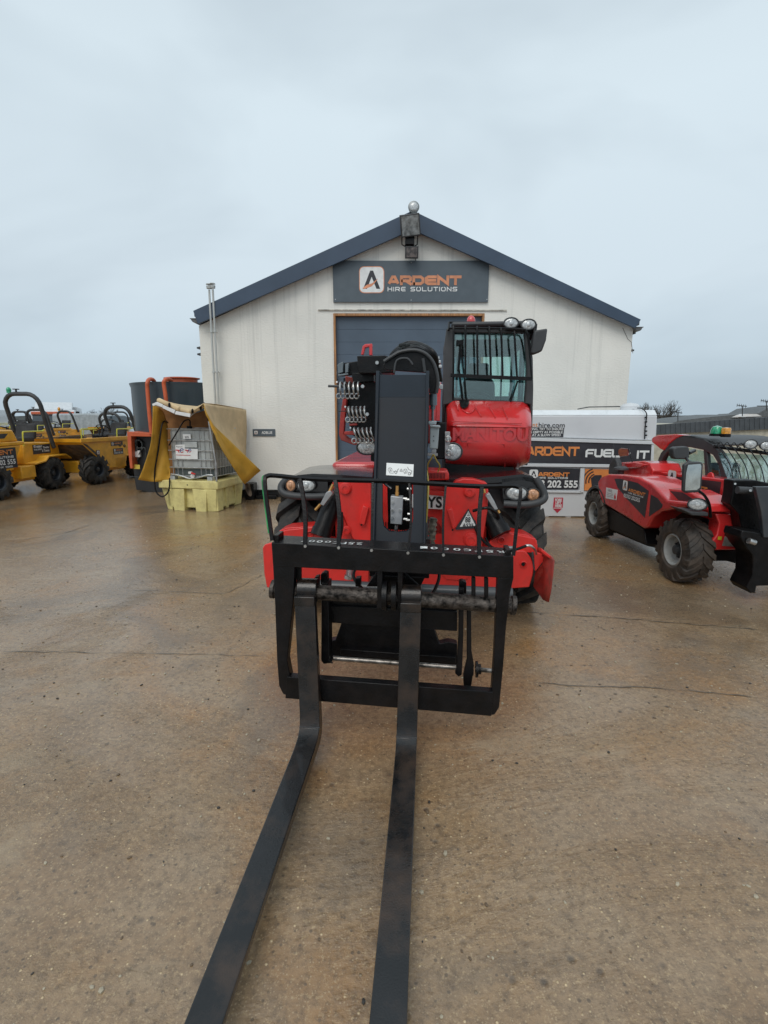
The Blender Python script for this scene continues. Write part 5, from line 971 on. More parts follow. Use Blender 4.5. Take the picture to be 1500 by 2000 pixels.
# ================================================================== FAR RIGHT BUILDING
fb = thing('low_building', P(1420, 870, 18, 0) - ZD * P(1420, 870, 18, 0).z, 'low cream building with dark cladding behind the right-hand telehandler', 'building')
yslab('wall', mat('cream_wall', (.50, .47, .38), .8, bump=.2, bscale=8), [([(1262, 848), (1600, 833), (1600, 932), (1262, 930)], 15, 9)], fb, 0)
q = MB(); a_, b_ = P(1262, 831, 14.9, 0), P(1600, 808, 14.9, 0); c_, d_ = P(1600, 834, 14.9, 0), P(1262, 849, 14.9, 0)
for i in range(70):
    t0, t1 = i / 70, (i + 1) / 70; q.poly([d_.lerp(c_, t0), d_.lerp(c_, t1), a_.lerp(b_, t1), a_.lerp(b_, t0)], (0, .1, 0)) if i % 2 == 0 else q.poly([d_.lerp(c_, t0) + Vector((0, .012, 0)), d_.lerp(c_, t1) + Vector((0, .012, 0)), a_.lerp(b_, t1) + Vector((0, .012, 0)), a_.lerp(b_, t0) + Vector((0, .012, 0))], (0, .08, 0))
link('cladding', q, mat('dark_cladding', (.065, .075, .085), .6), fb)
yslab('roof', mat('roof_felt', (.12, .13, .135), .7), [([(1300, 832), (1324, 822), (1377, 815.5), (1440, 809.5), (1449, 815), (1520, 814)], 30, 4), ([(1450, 812), (1462, 808), (1482, 807), (1500, 797), (1560, 790), (1560, 815)], 34, 3)], fb, 0)
yslab('white_gable', WHT, [([(1430, 815), (1441, 810), (1449, 815)], 29.9, .05), ([(1451, 814), (1455, 808.5), (1478, 808.5), (1488, 813)], 29.5, .5)], fb, 0)
for x, y0, y1 in ((1324, 821, 806), (1450, 811, 793), (1497, 800, 784)):
    at_ = thing('aerial', P(x, y0, 29, 0), {1324: 'thin television aerial just right of the bare tree', 1450: 'television aerial over the middle of the dark roof', 1497: 'television aerial at the far right end of the roof'}[x], 'aerial', 'television aerials on the dark roof')
    q = MB(); A_, B_ = P(x, y0 + 2, 29, 0), P(x, y1, 29, 0); q.cyl(A_, B_, .025, n=6); q.tube([B_ + Vector((-.32, 0, .05)), B_ + Vector((.25, 0, -.02))], .015, 4)
    for k in range(5): c = B_ + Vector((-.3 + k * .12, 0, .04 - k * .012)); q.tube([c - ZD * .09, c + ZD * .09], .01, 4)
    if x == 1497: q.tube([B_ + Vector((-.5, 0, -.25)), B_ + Vector((.1, 0, -.25))], .015, 4)
    link('mast', q, DGR, at_)
# ================================================================== TREES
BARK = mat('bark', (.09, .08, .07), .9, var=.3)
def bare_tree(x, y, h, spread, label, seed, rk=1.6):
    rnd = random.Random(seed); t_ = thing('bare_tree', (x, y, 0), label, 'tree', 'bare winter trees'); tk = MB(); cr_ = MB()
    def grow(p, d, l, r_, lv):
        n_ = 3; pts = [p]
        for i in range(n_): d = (d + Vector((rnd.uniform(-1, 1), rnd.uniform(-1, 1), rnd.uniform(-.3, .6))) * .13).normalized(); pts.append(pts[-1] + d * l / n_)
        (tk if lv == 0 else cr_).tube(pts, [r_ * (1 - .35 * i / n_) for i in range(n_ + 1)], 5 if lv < 2 else 3)
        if lv < 5:
            for k in range(4 if lv < 4 else 3):
                q_ = pts[-1] if k < 2 else pts[rnd.randint(1, n_)]; a = rnd.uniform(0, 6.28); e_ = d.orthogonal().normalized(); f_ = d.cross(e_)
                grow(q_, (d + (e_ * math.cos(a) + f_ * math.sin(a)) * rnd.uniform(.45, .85) * spread + ZD * .12).normalized(), l * rnd.uniform(.62, .8), r_ * .56, lv + 1)
    grow(Vector((x, y, 0)), Vector((0, 0, 1)), h * .30, h * .03 * rk, 0)
    link('trunk', tk, BARK, t_); link('branches', cr_, BARK, t_)
def wx(px, Y): return (px - 750) / FP * Y * 1.02
bare_tree(wx(1280, 36), 36, 3.35, 1.0, 'bare tree behind the right end of the white fuel tank', 3)
bare_tree(wx(1252, 42), 42, 3.3, 1.0, 'bare tree showing above the manhole of the fuel tank', 8)
bare_tree(wx(236, 46), 46, 3.2, 1.1, 'bare round tree just left of the dark round tank', 5)
bare_tree(wx(214, 52), 52, 2.9, 1.1, 'small bare tree behind the second lorry', 12)
# ================================================================== SPILL PALLET, CONTAINER AND TARPAULIN
AI = R(12); VI = 8.44; UI, KI = udir(AI), vdir(AI)
YEL = mat('pale_yellow_plastic', (.74, .65, .27), .42, var=.07, scale=3, dirt=(.38, .31, .13), dirt_amt=.85, dscale=5, bump=.08)
CNV = mat('tan_canvas', (.66, .49, .28), .75, var=.10, scale=4, dirt=(.50, .36, .20), dirt_amt=.5, dscale=5, bump=.3, bscale=40)
CNY = mat('yellow_canvas', (.66, .36, .035), .65, var=.15, scale=5, dirt=(.42, .22, .035), dirt_amt=.6, dscale=5, bump=.3, bscale=40)
def I(px, py, dv): return P(px, py, VI + dv, AI)
sp = thing('spill_pallet', P(370, 998, VI + .5, AI) - ZD * P(370, 998, VI + .5, AI).z, 'pale yellow plastic spill pallet carrying the white container', 'pallet')
q = MB(); uL, uR = L(309, 945, VI, AI)[0], L(425, 945, VI, AI)[0]; zt, zb = L(370, 939, VI, AI)[2], L(370, 955, VI, AI)[2]
q.mbx(uL, uR, VI, VI + 1.12, zb, zt, a=AI); link('rim', q, YEL, sp, bev=.02, seg=3)
q = MB(); q.mbx(uL + .1, uR - .08, VI + .1, VI + 1.0, .04, zb, a=AI); link('sump', q, YEL, sp, bev=.02)
def leg(fr, bk, d0, d1):
    q = MB(); q.poly([I(x, y, d0) for x, y in fr], KI * (d1 - d0)); link('leg', q, YEL, sp, bev=.012, seg=3)
leg([(331, 954), (359, 955), (361, 999), (341, 1000)], 0, .02, .30); leg([(375, 955), (403, 957), (403, 1001), (383, 1000)], 0, .0, .30); leg([(403, 957), (424, 957), (427, 999), (403, 1000)], 0, .05, .24); leg([(316, 954), (330, 954), (338, 996), (328, 994)], 0, .10, .36)
for v0_, v1_, e0 in ((.0, .18, 0), (.36, .56, .0), (.72, 1.06, 0)):
    q = MB(); q.add([W3(uR - .04, VI + v0_, zb, AI), W3(uR - .04, VI + v1_, zb, AI), W3(uR - .08, VI + v1_ - .05, .0, AI), W3(uR - .08, VI + v0_ + .05, .0, AI)] + [W3(uR - .3, VI + v0_, zb, AI), W3(uR - .3, VI + v1_, zb, AI), W3(uR - .3, VI + v1_ - .05, .0, AI), W3(uR - .3, VI + v0_ + .05, .0, AI)], [(0, 1, 2, 3), (7, 6, 5, 4), (0, 4, 5, 1), (1, 5, 6, 2), (2, 6, 7, 3), (3, 7, 4, 0)]); link('leg', q, YEL, sp, bev=.012)
for x, y in ((366, 947),): q = MB(); c = I(x, y, 0); q.cyl(c, c - KI * .006, .012, n=10); link('plug', q, DGR, sp)
ib = thing('liquid_container', I(372, 938, .5), 'grey caged plastic liquid container standing on the yellow spill pallet', 'container')
BOT = mat('bottle_plastic', (.40, .42, .41), .4, var=.08, scale=4, dirt=(.28, .27, .24), dirt_amt=.5, coat=.2)
iL, iR = L(333, 890, VI + .15, AI)[0], L(415, 890, VI + .15, AI)[0]; it, ib0 = L(372, 839, VI + .15, AI)[2], zt + .02
q = MB(); q.mbx(iL, iR, VI + .16, VI + 1.02, zt + .20, it, a=AI); bt = link('bottle', q, BOT, ib, bev=.05, seg=4)
q = MB()
for i in range(6): u_ = iL + .1 + i * (iR - iL - .2) / 5; q.mbx(u_ - .035, u_ + .035, VI + .155, VI + .17, it - .17, it - .04, a=AI)
link('bottle_ribs', q, BOT, bt, bev=.008)
q = MB(); q.mbx(iL + .02, iR - .02, VI + .22, VI + 1.0, zt + .05, zt + .22, a=AI); link('base', q, mat('base_dark', (.10, .12, .12), .5), ib, bev=.01)
CG = mat('galvanised', (.50, .52, .53), .35, metal=.6, var=.15, scale=12)
q = MB(); zs = [it + .01, it - .20, it - .39, it - .56, it - .71, zt + .07]
for z in zs:
    q.tube([W3(iL - .02, VI + .13, z, AI), W3(iR + .02, VI + .13, z, AI), W3(iR + .02, VI + 1.04, z, AI), W3(iL - .02, VI + 1.04, z, AI), W3(iL - .02, VI + .13, z, AI)], .0095, 6)
n_ = 9
for i in range(n_):
    if i in (3, 4, 5): continue
    u_ = iL + (iR - iL) * (i + .5) / n_; q.tube([W3(u_, VI + .138, zs[-1], AI), W3(u_, VI + .138, it - .56, AI)], .007, 5)
    q.tube([W3(u_, VI + .15, it - .56, AI), W3(u_, VI + .15, it, AI)], .004, 5)
for i in range(9): v_ = VI + .18 + i * .1; q.tube([W3(iR + .012, v_, zs[-1], AI), W3(iR + .012, v_, it, AI)], .007, 5)
link('cage', q, CG, ib)
q = MB(); q.tube(smooth([W3(iL, VI + .12, zt + .1, AI), W3(iL + .15, VI + .11, zt + .09, AI), W3(iL + .28, VI + .11, zt + .06, AI), W3(iL + .4, VI + .11, zt + .03, AI), W3(iR - .3, VI + .11, zt + .05, AI), W3(iR - .12, VI + .11, zt + .1, AI), W3(iR, VI + .12, zt + .1, AI)], 4), .016, 8)
for u_ in (iL + .04, iR - .06): q.mbx(u_ - .05, u_ + .05, VI + .1, VI + .2, zt, zt + .07, a=AI)
link('base_frame', q, CG, ib)
q = MB(); q.poly([I(x, y, .118) for x, y in ((342, 869), (361, 868), (361, 876), (386, 877), (386, 897), (344, 896))], KI * .004); lb = link('label', q, DEC, ib)
q = MB(); q.poly([I(x, y, .118) for x, y in ((357, 848), (372, 848), (373, 857), (358, 857))], KI * .004); link('label', q, DEC, ib)
q = MB(); q.poly([I(x, y, .12) for x, y in ((360, 863), (384, 863), (385, 874), (361, 874))], KI * .004); link('label', q, mat('grey_label', (.5, .53, .52), .5), ib)
q = MB(); t1 = lambda pts, mi: q.poly([I(x, y, .114) for x, y in pts], -KI * .001, mi)
for ox, s_ in ((343, 1), (361, .8)):
    t1([(ox, 878), (ox + 10 * s_, 879), (ox + 10 * s_, 880.6), (ox, 880)], 0); t1([(ox + 3 * s_, 879), (ox + 5 * s_, 879), (ox + 8 * s_, 884), (ox + 6 * s_, 884)], 0)
    for i in range(8):
        a, b = R(20 + 38 * i), R(20 + 38 * (i + 1)); cx, cy = ox + 12 * s_, 880; t1([(cx + math.cos(t) * r_ * s_, cy - math.sin(t) * r_ * s_) for t, r_ in ((a, 3), (b, 3), (b, 4.4), (a, 4.4))], 1 if i < 6 else 0)
    t1([(cx - 3, 879.6), (cx + 3, 879.8), (cx + 3, 880.8), (cx - 3, 880.6)], 1)
t1([(344, 888), (372, 889), (372, 890), (344, 889)], 0)
text(q, 'Property of', I(344, 873.5, .114), UI, ZD, .022, .13, 2, .01); text(q, '275', I(361, 855.5, .114), UI, ZD, .03, .08, 2, .02)
link('label_print', q, [mat('logo_red', (.6, .03, .04), .5), mat('logo_blue', (.04, .06, .25), .5), DARKT], ib, recalc=False)
q = MB(); q.cyl(I(376, 930, .06), I(376, 930, .3), .04, n=16); q.box(I(372, 923, .07), .03, .03, .02); link('valve', q, WHT, ib); q = MB(); q.tube([I(374, 924, .05), I(381, 926, .03)], .016, 6); link('valve_handle', q, RED, ib)
q = MB(); q.cyl(I(370, 840, .4), I(370, 832, .4), .05, n=16); q.tube(smooth([I(371, 834, .4), I(371, 822, .4), I(366, 820, .35), I(358, 824, .2), I(347, 842, .1), I(336, 860, .06), I(330, 870, .05)], 4), .013, 8); link('filler_hose', q, BLK, ib)
hs_ = thing('black_hose', I(312, 960, -.05), 'long black hose looping over the yellow curtain and down past the pallet', 'hose')
q = MB(); q.tube(smooth([I(328, 826, .3), I(323, 822, .15), I(317, 828, .05), I(313, 850, -.03), I(309, 880, -.05), I(303, 915, -.06), I(302, 940, -.06), I(305, 960, -.06), I(316, 970, -.06), I(327, 963, -.06), I(331, 950, -.05), I(331, 934, -.02)], 5), .014, 8); link('tube', q, BLK, hs_)
tp_ = thing('tarpaulin_shelter', I(300, 940, .5), 'torn tan and yellow tarpaulin hung on poles over the plastic container', 'tarpaulin')
for nm, pts in (('pole', [I(302, 792, .0), I(303, 838, .0), I(301, 862, .0), I(311, 937, .0)]), ('pole', [I(407, 818, -.02), I(416, 870, -.02), I(422, 905, -.02), I(423, 940, .0)]), ('pole', [I(303, 790, .0), I(340, 803, .0), I(372, 812, .0), I(400, 790, .0)])):
    q = MB(); q.tube(pts, .016, 8); link(nm, q, CG, tp_)
def cloth(name, m, rows, k=5, wob=.012, seed=1, parent=tp_, thk=.006):
    """rows of 3-D points -> smooth slightly wrinkled sheet"""
    rnd = random.Random(seed); rs = [smooth(r_, k) for r_ in rows]; cols = list(zip(*rs)); cols = [smooth(c, k) for c in cols]; n1, n2 = len(cols), len(cols[0]); q = MB(); vs = []
    for i, c in enumerate(cols):
        for j, p in enumerate(c): s_ = 0 if i in (0, n1 - 1) or j in (0, n2 - 1) else 1; vs.append(p + Vector((rnd.uniform(-1, 1) * .3, rnd.uniform(-1, 1), rnd.uniform(-1, 1) * .3)) * wob * s_ + Vector((0, math.sin(i * .9 + j * .35) * wob * 1.6, math.sin(j * .8 + i * .2) * wob * .5)) * s_)
    q.add(vs, [(i * n2 + j, i * n2 + j + 1, (i + 1) * n2 + j + 1, (i + 1) * n2 + j) for i in range(n1 - 1) for j in range(n2 - 1)])
    o = link(name, q, m, parent, ang=70, recalc=False); md = o.modifiers.new('s', 'SOLIDIFY'); md.thickness = thk; return o
PW = lambda px, py, Y: P(px, py, Y, 0)
cloth('side_sheet', CNV, [[PW(398, 788, 9.05), PW(425, 792, 9.7), PW(455, 796, 10.3), PW(481, 801, 10.8)], [PW(408, 815, 9.05), PW(430, 822, 9.7), PW(458, 828, 10.3), PW(482, 834, 10.85)], [PW(428, 846, 9.3), PW(450, 856, 9.9), PW(466, 862, 10.4), PW(481, 868, 10.85)], [PW(460, 874, 9.7), PW(468, 882, 10.1), PW(475, 890, 10.5), PW(480, 903, 10.85)]], 4, .012, 3)
cloth('front_flap', CNY, [[PW(398, 789, 9.03), PW(404, 808, 9.05), PW(411, 832, 9.05), PW(418, 846, 9.0)], [PW(408, 820, 9.03), PW(420, 836, 9.1), PW(428, 858, 9.1), PW(432, 876, 9.05)], [PW(450, 862, 9.45), PW(448, 878, 9.4), PW(447, 890, 9.35), PW(448, 902, 9.3)], [PW(509, 919, 9.95), PW(498, 928, 9.9), PW(488, 937, 9.85), PW(477, 946, 9.8)]], 4, .010, 5)
cloth('curtain', CNY, [[PW(299, 792, 9.4), PW(310, 796, 9.5), PW(320, 806, 9.7), PW(328, 832, 9.9)], [PW(296, 860, 9.3), PW(306, 862, 9.45), PW(317, 864, 9.6), PW(328, 866, 9.75)], [PW(283, 905, 9.3), PW(298, 906, 9.45), PW(316, 906, 9.55), PW(332, 905, 9.65)], [PW(270, 937, 9.3), PW(290, 940, 9.45), PW(310, 941, 9.5), PW(332, 938, 9.6)]], 4, .018, 7)
cloth('back_sheet', mat('brown_canvas', (.36, .17, .06), .8, var=.2, scale=4, bump=.3, bscale=30), [[PW(305, 792, 10.3), PW(340, 800, 10.5), PW(375, 808, 10.6), PW(418, 795, 10.7)], [PW(312, 870, 10.3), PW(345, 870, 10.5), PW(380, 870, 10.6), PW(440, 870, 10.7)], [PW(312, 940, 10.3), PW(345, 940, 10.5), PW(380, 935, 10.6), PW(450, 930, 10.7)]], 4, .02, 9)
cloth('roof_sheet', CNV, [[PW(306, 783, 9.25), PW(335, 792, 9.2), PW(372, 804, 9.15), PW(398, 788, 9.05)], [PW(309, 779, 9.9), PW(340, 790, 9.9), PW(375, 798, 9.9), PW(425, 790, 9.9)], [PW(318, 782, 10.9), PW(350, 790, 10.9), PW(400, 795, 10.9), PW(481, 800, 10.85)]], 4, .01, 11)
q = MB()
for a_, b_, r_ in (((308, 781), (332, 791), .045), ((331, 790), (352, 800), .05), ((351, 799), (374, 805), .045), ((376, 803), (392, 796), .045), ((391, 796), (400, 791), .04)):
    A_, B_ = PW(*a_, 9.18), PW(*b_, 9.15); q.tube([A_, A_.lerp(B_, .1), A_.lerp(B_, .5), A_.lerp(B_, .9), B_], [r_ * .7, r_, r_ * .9, r_, r_ * .6], 10)
link('rolled_edge', q, CNV, tp_)
q = MB()
for x, y in ((331, 791), (376, 803), (392, 797), (399, 791), (407, 818)): q.ell(PW(x, y, 9.12), .018, .04, .045, n=8, m=6)
link('strap', q, BLK, tp_)
q = MB()
for pts in ([(297, 789), (306, 785), (318, 790), (317, 796), (306, 791), (298, 793)], [(318, 791), (342, 801), (340, 808), (317, 797)], [(343, 803), (372, 808), (371, 815), (341, 809)]): q.poly([PW(x, y, 9.1) for x, y in pts], (0, .03, 0))
link('gutter_strip', q, WHT, tp_, bev=.005)
bb = thing('black_block', (wx(487, 10.9), 10.75, 0), 'black block on the ground between the yellow pallet and the wall', 'block')
q = MB(); a_ = PW(478, 945, 10.7); b_ = PW(497, 986, 10.7); q.bx(a_.x, b_.x, 10.7, 11.0, .0, a_.z); link('block', q, BLK, bb, bev=.01)
q = MB(); q.bx(b_.x + .01, b_.x + .45, 10.8, 11.0, 0, .08); link('foot', q, BLK, bb, bev=.01)
rg = cloth('rag', mat('rag_cloth', (.16, .12, .09), .9, var=.4), [[PW(479, 943, 10.0), PW(484, 945, 10.05), PW(488, 944, 10.0)], [PW(480, 955, 10.1), PW(486, 955, 10.2), PW(490, 957, 10.1)], [PW(485, 968, 10.15), PW(489, 970, 10.1), PW(492, 966, 10.1)]], 3, .02, 13, parent=None)
tag(rg, 'grey dirty rag hanging off the corner of the tarpaulin', 'rag')
# ================================================================== ROUND TANK AND PUMP
TNK = mat('dark_tank_paint', (.045, .068, .085), .38, coat=.25, var=.10, scale=.8)
ORP = mat('orange_frame_paint', (.62, .12, .04), .42, var=.12, scale=6, dirt=(.35, .08, .04), dirt_amt=.4)
rt = thing('round_tank', (-5.1, 13.1, 0), 'dark blue-grey round tank with a flared rim at the corner of the workshop', 'tank')
zr = P(300, 747, 12.2, 0).z
q = MB(); q.lathe((-5.1, 13.1, 0), ZD, [(.05, 1.15), (.9, 1.16), (zr - .1, 1.17), (zr - .03, 1.195), (zr, 1.20), (zr, 1.15), (zr - .05, .2)], 64, caps=False); link('shell', q, TNK, rt, ang=30)
q = MB(); q.lathe((-4.95, 12.75, zr), ZD, [(-.05, .36), (.10, .36), (.12, .42), (.14, .42), (.15, .36), (.16, .001)], 36); link('hatch', q, ORP, rt)
for i, pts in enumerate(([(296, 848), (292, 810), (288, 760), (288, 747), (292, 741), (299, 742), (303, 749)], [(326, 800), (323, 770), (320, 750), (322, 743), (328, 740), (334, 744), (336, 750)])):
    q = MB(); q.tube(smooth([PW(x, y, 11.75 + (0 if j < 4 else .15 * (j - 3))) for j, (x, y) in enumerate(pts)], 4), .045, 10)
    op = tag(link('pipe', q, ORP, None, PW(*pts[0], 11.75)), ('left one of two orange pipes bent over the rim of the dark tank', 'right one of two orange pipes bent over the rim of the dark tank')[i], 'pipe', 'orange pipes on the round tank')
ps = thing('pump_cabinet', PW(285, 960, 11.9) - ZD * PW(285, 960, 11.9).z, 'open pump cabinet with an orange frame left of the yellow curtain', 'cabinet')
yslab('orange_frame', ORP, [([(248, 843), (297, 846), (297, 853), (256, 852), (259, 915), (254, 915), (250, 880)], 11.75, .6)], ps, .008)
yslab('cabinet_body', mat('cabinet_dark', (.02, .021, .023), .5), [([(256, 849), (300, 851), (300, 935), (262, 932)], 12.0, .5), ([(262, 930), (325, 936), (325, 965), (266, 957)], 11.85, .5)], ps, .01)
q = MB()
for i in range(9): c = PW(random.uniform(262, 288), random.uniform(858, 880), 11.95); q.box(c, random.uniform(.03, .07), .05, random.uniform(.03, .08))
q.tube(smooth([PW(268, 900, 11.93), PW(275, 880, 11.9), PW(283, 875, 11.9), PW(286, 900, 11.93)]), .015, 6); link('pump_parts', q, mat('engine_grey', (.09, .10, .10), .5, metal=.4, var=.4, scale=12), ps, bev=.008)
yslab('white_box', WHT, [([(263, 880), (273, 880), (273, 893), (264, 893)], 11.9, .08)], ps, .008); yslab('yellow_label', mat('yellow_label', (.7, .52, .08), .5), [([(261, 907), (273, 908), (273, 916), (261, 916)], 11.84, .01)], ps, 0)
# ================================================================== DUMPERS
YP = mat('dumper_yellow', (.86, .41, .022), .42, coat=.2, var=.12, scale=3, dirt=(.36, .18, .04), dirt_amt=.4, dscale=5)
MUD = mat('muddy_skip', (.13, .10, .075), .85, var=.3, scale=9, bump=.6, bscale=25, dirt=(.35, .17, .03), dirt_amt=.5, dscale=4)
YB2 = mat('bright_yellow_rail', (.65, .62, .06), .4)
LD = {}
def decal(par, o, wd, ht, lines):
    q = MB(); Uy = Vector((0, 1, 0)); n_ = Vector((1, 0, 0)); o = Vector(o)
    q.poly([o, o + Uy * wd, o + Uy * wd + ZD * ht, o + ZD * ht], n_ * .006, 0); d = link('decal', q, DARKT, par)
    q = MB(); o2 = o + n_ * .009
    for t_, x0, z0, w_, h_, mi, st in lines:
        if st: stroke_text(q, t_, o2 + Uy * x0 + ZD * z0, Uy, ZD, w_, h_, h_ * .22, mi, lift=n_)
        elif t_ == '#': logo(q, o2 + Uy * x0 + ZD * z0, Uy, ZD, h_, n_, 0, 2, 1)
        else: text(q, t_, o2 + Uy * x0 + ZD * z0, Uy, ZD, h_, w_, mi, .02)
    link('lettering', q, [DEC, ORG, DARKT], d, recalc=False)
def dumper(label, skip='open', roll_h=2.28, beacon=None, detail=True, group='yellow dumpers parked on the left'):
    d = thing('dumper', (0, 0, 0), label, 'dumper', group); B = lambda **k: None
    for x, s_ in ((.585, 1), (-.585, -1)):
        for y in (-.95, .80): wheel(d, (x, y, .40), (s_, 0, 0), .40, .33, .18, mat_rimd, lugs=12, lug_h=.045)
    q = MB(); q.bx(-.35, .35, -1.2, 1.35, .32, .62); q.bx(-.55, .55, -.75, .35, .30, .55); link('chassis', q, YP, d, bev=.02)
    q = MB(); q.poly([(-.5, .12, .66), (-.5, 1.42, .66), (-.5, 1.36, 1.12), (-.5, .55, 1.17), (-.5, .18, 1.17)], (1.0, 0, 0)); bn = link('bonnet', q, YP, d, bev=.03, seg=3)
    for s_ in (-1, 1):
        q = MB(); q.poly([(s_ * .48, .15, .70), (s_ * .48, .50, .74), (s_ * .48, .62, .84), (s_ * .48, 1.25, .84), (s_ * .48, 1.45, .74), (s_ * .48, 1.45, .70), (s_ * .48, 1.24, .80), (s_ * .48, .64, .80), (s_ * .48, .5, .70), (s_ * .48, .15, .66)], (s_ * .28, 0, 0)); link('mudguard', q, YP, d, bev=.01)
    q = MB(); q.bx(.46, .74, -.30, .15, .38, .66); link('step', q, YP, d, bev=.02)
    if skip == 'open':
        top, bo_ = 1.22, .40; prof = [(-1.55, top), (-1.52, top - .10), (-.55, bo_), (.10, bo_), (.38, top - .08), (.40, top)]
        q = MB(); n_ = len(prof); w_ = .74; ins = .03
        Lf = [Vector((-w_, y, z)) for y, z in prof]; Rt = [Vector((w_, y, z)) for y, z in prof]
        cy = -.5; Li = [Vector((-w_ + ins, cy + (y - cy) * .95, max(z, bo_ + .04) if z < top - .01 else z)) for y, z in prof]; Ri = [Vector((-v.x, v.y, v.z)) for v in Li]
        q.add(Lf + Rt, [tuple(range(n_))[::-1], tuple(range(n_, 2 * n_))], 0); q.add(Lf + Rt, [(i, i + 1, i + 1 + n_, i + n_) for i in range(n_ - 1)], 0)
        q.add(Li + Ri, [tuple(range(n_)), tuple(range(n_, 2 * n_))[::-1]], 1); q.add(Li + Ri, [(i, i + n_, i + 1 + n_, i + 1) for i in range(n_ - 1)], 1)
        q.add([Lf[0], Lf[-1], Li[-1], Li[0], Rt[0], Rt[-1], Ri[-1], Ri[0]], [(0, 1, 2, 3), (7, 6, 5, 4), (0, 3, 7, 4), (1, 5, 6, 2)], 1)
        sk = link('skip', q, [YP, MUD], d, recalc=False, ang=25)
        q = MB()
        for s_ in (-1, 1): q.bx(s_ * w_, s_ * (w_ + .04), -1.54, .42, top - .10, top + .0)
        q.bx(-w_, w_, .385, .43, top - .1, top); link('skip_rim', q, YP, sk, bev=.01)
        q = MB()
        for i in range(60): q.ell((random.uniform(-.68, .68), random.uniform(-1.2, .3), top - .22 + random.uniform(-.05, .05)), random.uniform(.06, .16), random.uniform(.06, .16), .06, n=7, m=5)
        link('mud_load', q, MUD, sk)
        q = MB(); q.poly([(w_ + .001, -1.45, top - .12), (w_ + .001, -1.30, top - .16), (w_ + .001, -.52, bo_ + .06), (w_ + .001, -.9, bo_ + .28)], (.006, 0, 0)); q.add([(-w_ + .02, -1.531, top - .09), (w_ - .02, -1.531, top - .09), (w_ - .02, -.60, bo_ + .02), (-w_ + .02, -.60, bo_ + .02)], [(0, 1, 2, 3)]); link('mud_stain', q, MUD, sk)
        if detail:
            decal(sk, (w_ + .002, -.42, .98), .48, .11, [('#', .02, .015, 0, .075, 0, 0), ('ARDENT', .12, .04, .3, .04, 1, 1)]); decal(sk, (w_ + .002, -.35, .74), .40, .16, [('#', .02, .085, 0, .06, 0, 0), ('ARDENT', .1, .09, .25, .04, 1, 1), ('03333 202 555', .02, .02, .35, .045, 0, 0)])
            decal(sk, (w_ + .008, -1.02, .78), .13, .12, [('#', .02, .015, 0, .09, 0, 0)])
    else:
        q = MB(); q.poly([(-.74, -1.65, 1.12), (-.74, -1.5, .60), (-.74, -.52, .60), (-.74, -.22, 1.14)], (1.48, 0, 0)); sk = link('skip', q, YP, d, bev=.02)
        q = MB(); q.bx(-.75, .75, -1.7, -.12, 1.14, 1.22); link('skip_rim', q, YP, sk, bev=.015)
        q = MB(); q.poly([(-.70, -1.7, 1.22), (-.70, -1.6, 1.48), (-.70, -.35, 1.48), (-.70, -.22, 1.22)], (1.40, 0, 0)); ec = link('raised_cover', q, YP, d, bev=.03)
        q = MB(); q.poly([(.701, -1.5, 1.30), (.701, -.62, 1.30), (.701, -.5, 1.40), (.701, -1.5, 1.40)], (.004, 0, 0)); link('vent', q, DGR, ec)
        decal(sk, (.742, -1.45, .66), 1.05, .44, [('ARDENT', .06, .30, .9, .10, 1, 1), ('HIRE SOLUTIONS', .12, .22, .84, .05, 0, 1), ('03333 202 555', .02, .09, .98, .10, 0, 0), ('ardenthire.com', .15, .02, .75, .05, 0, 0)])
        decal(bn, (.502, .45, .88), .60, .22, [('#', .03, .15, 0, .06, 0, 0), ('ARDENT', .11, .15, .2, .045, 0, 1), ('Thwaites', .34, .12, .22, .05, 0, 0), ('6 Tonne', .30, .04, .25, .06, 0, 0), ('03333 202555', .03, .09, .26, .035, 0, 0)])
        decal(bn, (.502, 1.14, .98), .10, .12, [('#', .01, .02, 0, .08, 0, 0)])
    q = MB(); q.bx(-.26, .26, .45, .90, 1.16, 1.28); q.poly([(-.25, .88, 1.22), (-.25, .98, 1.60), (-.25, 1.06, 1.60), (-.25, .98, 1.22)], (.5, 0, 0)); link('seat', q, SEATM, d, bev=.05, seg=3)
    q = MB(); q.tube([(0, .18, 1.1), (0, .28, 1.42)], .03, 8); c = Vector((0, .3, 1.45)); ax = Vector((0, .5, .86)); e1 = Vector((1, 0, 0)); e2 = ax.cross(e1); q.tube([c + (e1 * math.cos(j * math.pi / 10) + e2 * math.sin(j * math.pi / 10)) * .17 for j in range(21)], .015, 6); q.bx(-.2, .2, .08, .22, 1.1, 1.25); link('steering_wheel', q, BLK, d)
    hp_ = []; h = roll_h; r_ = .28; w_ = .43
    hp_ += [Vector((w_, 1.15, 1.0)), Vector((w_, 1.0, (1.0 + h - r_) / 2)), Vector((w_, .86, h - r_))] + [Vector((w_ - r_ + r_ * math.cos(a), .85 - .04 * math.sin(a), h - r_ + r_ * math.sin(a))) for a in [R(18 * i) for i in range(1, 6)]]
    hp_ += [Vector((-v.x, v.y, v.z)) for v in hp_[::-1]]; hp_ = [v + Vector((.10, 0, 0)) for v in hp_]
    q = MB(); q.tube(hp_, .052, 10); rb = link('roll_bar', q, DGR, d)
    q = MB(); q.cyl((.0, .82, h), (.0, .82, h + .10), .02, n=8); q.cyl((0, .82, h + .10), (0, .82, h + .12), .07, n=12); link('bar_light', q, DGR, rb)
    if beacon: q = MB(); q.cyl((-.18, .82, h + .02), (-.18, .82, h + .08), .05, n=12); q.ell((-.18, .82, h + .09), .055, .055, .07, n=12, m=8); link('beacon', q, beacon, rb)
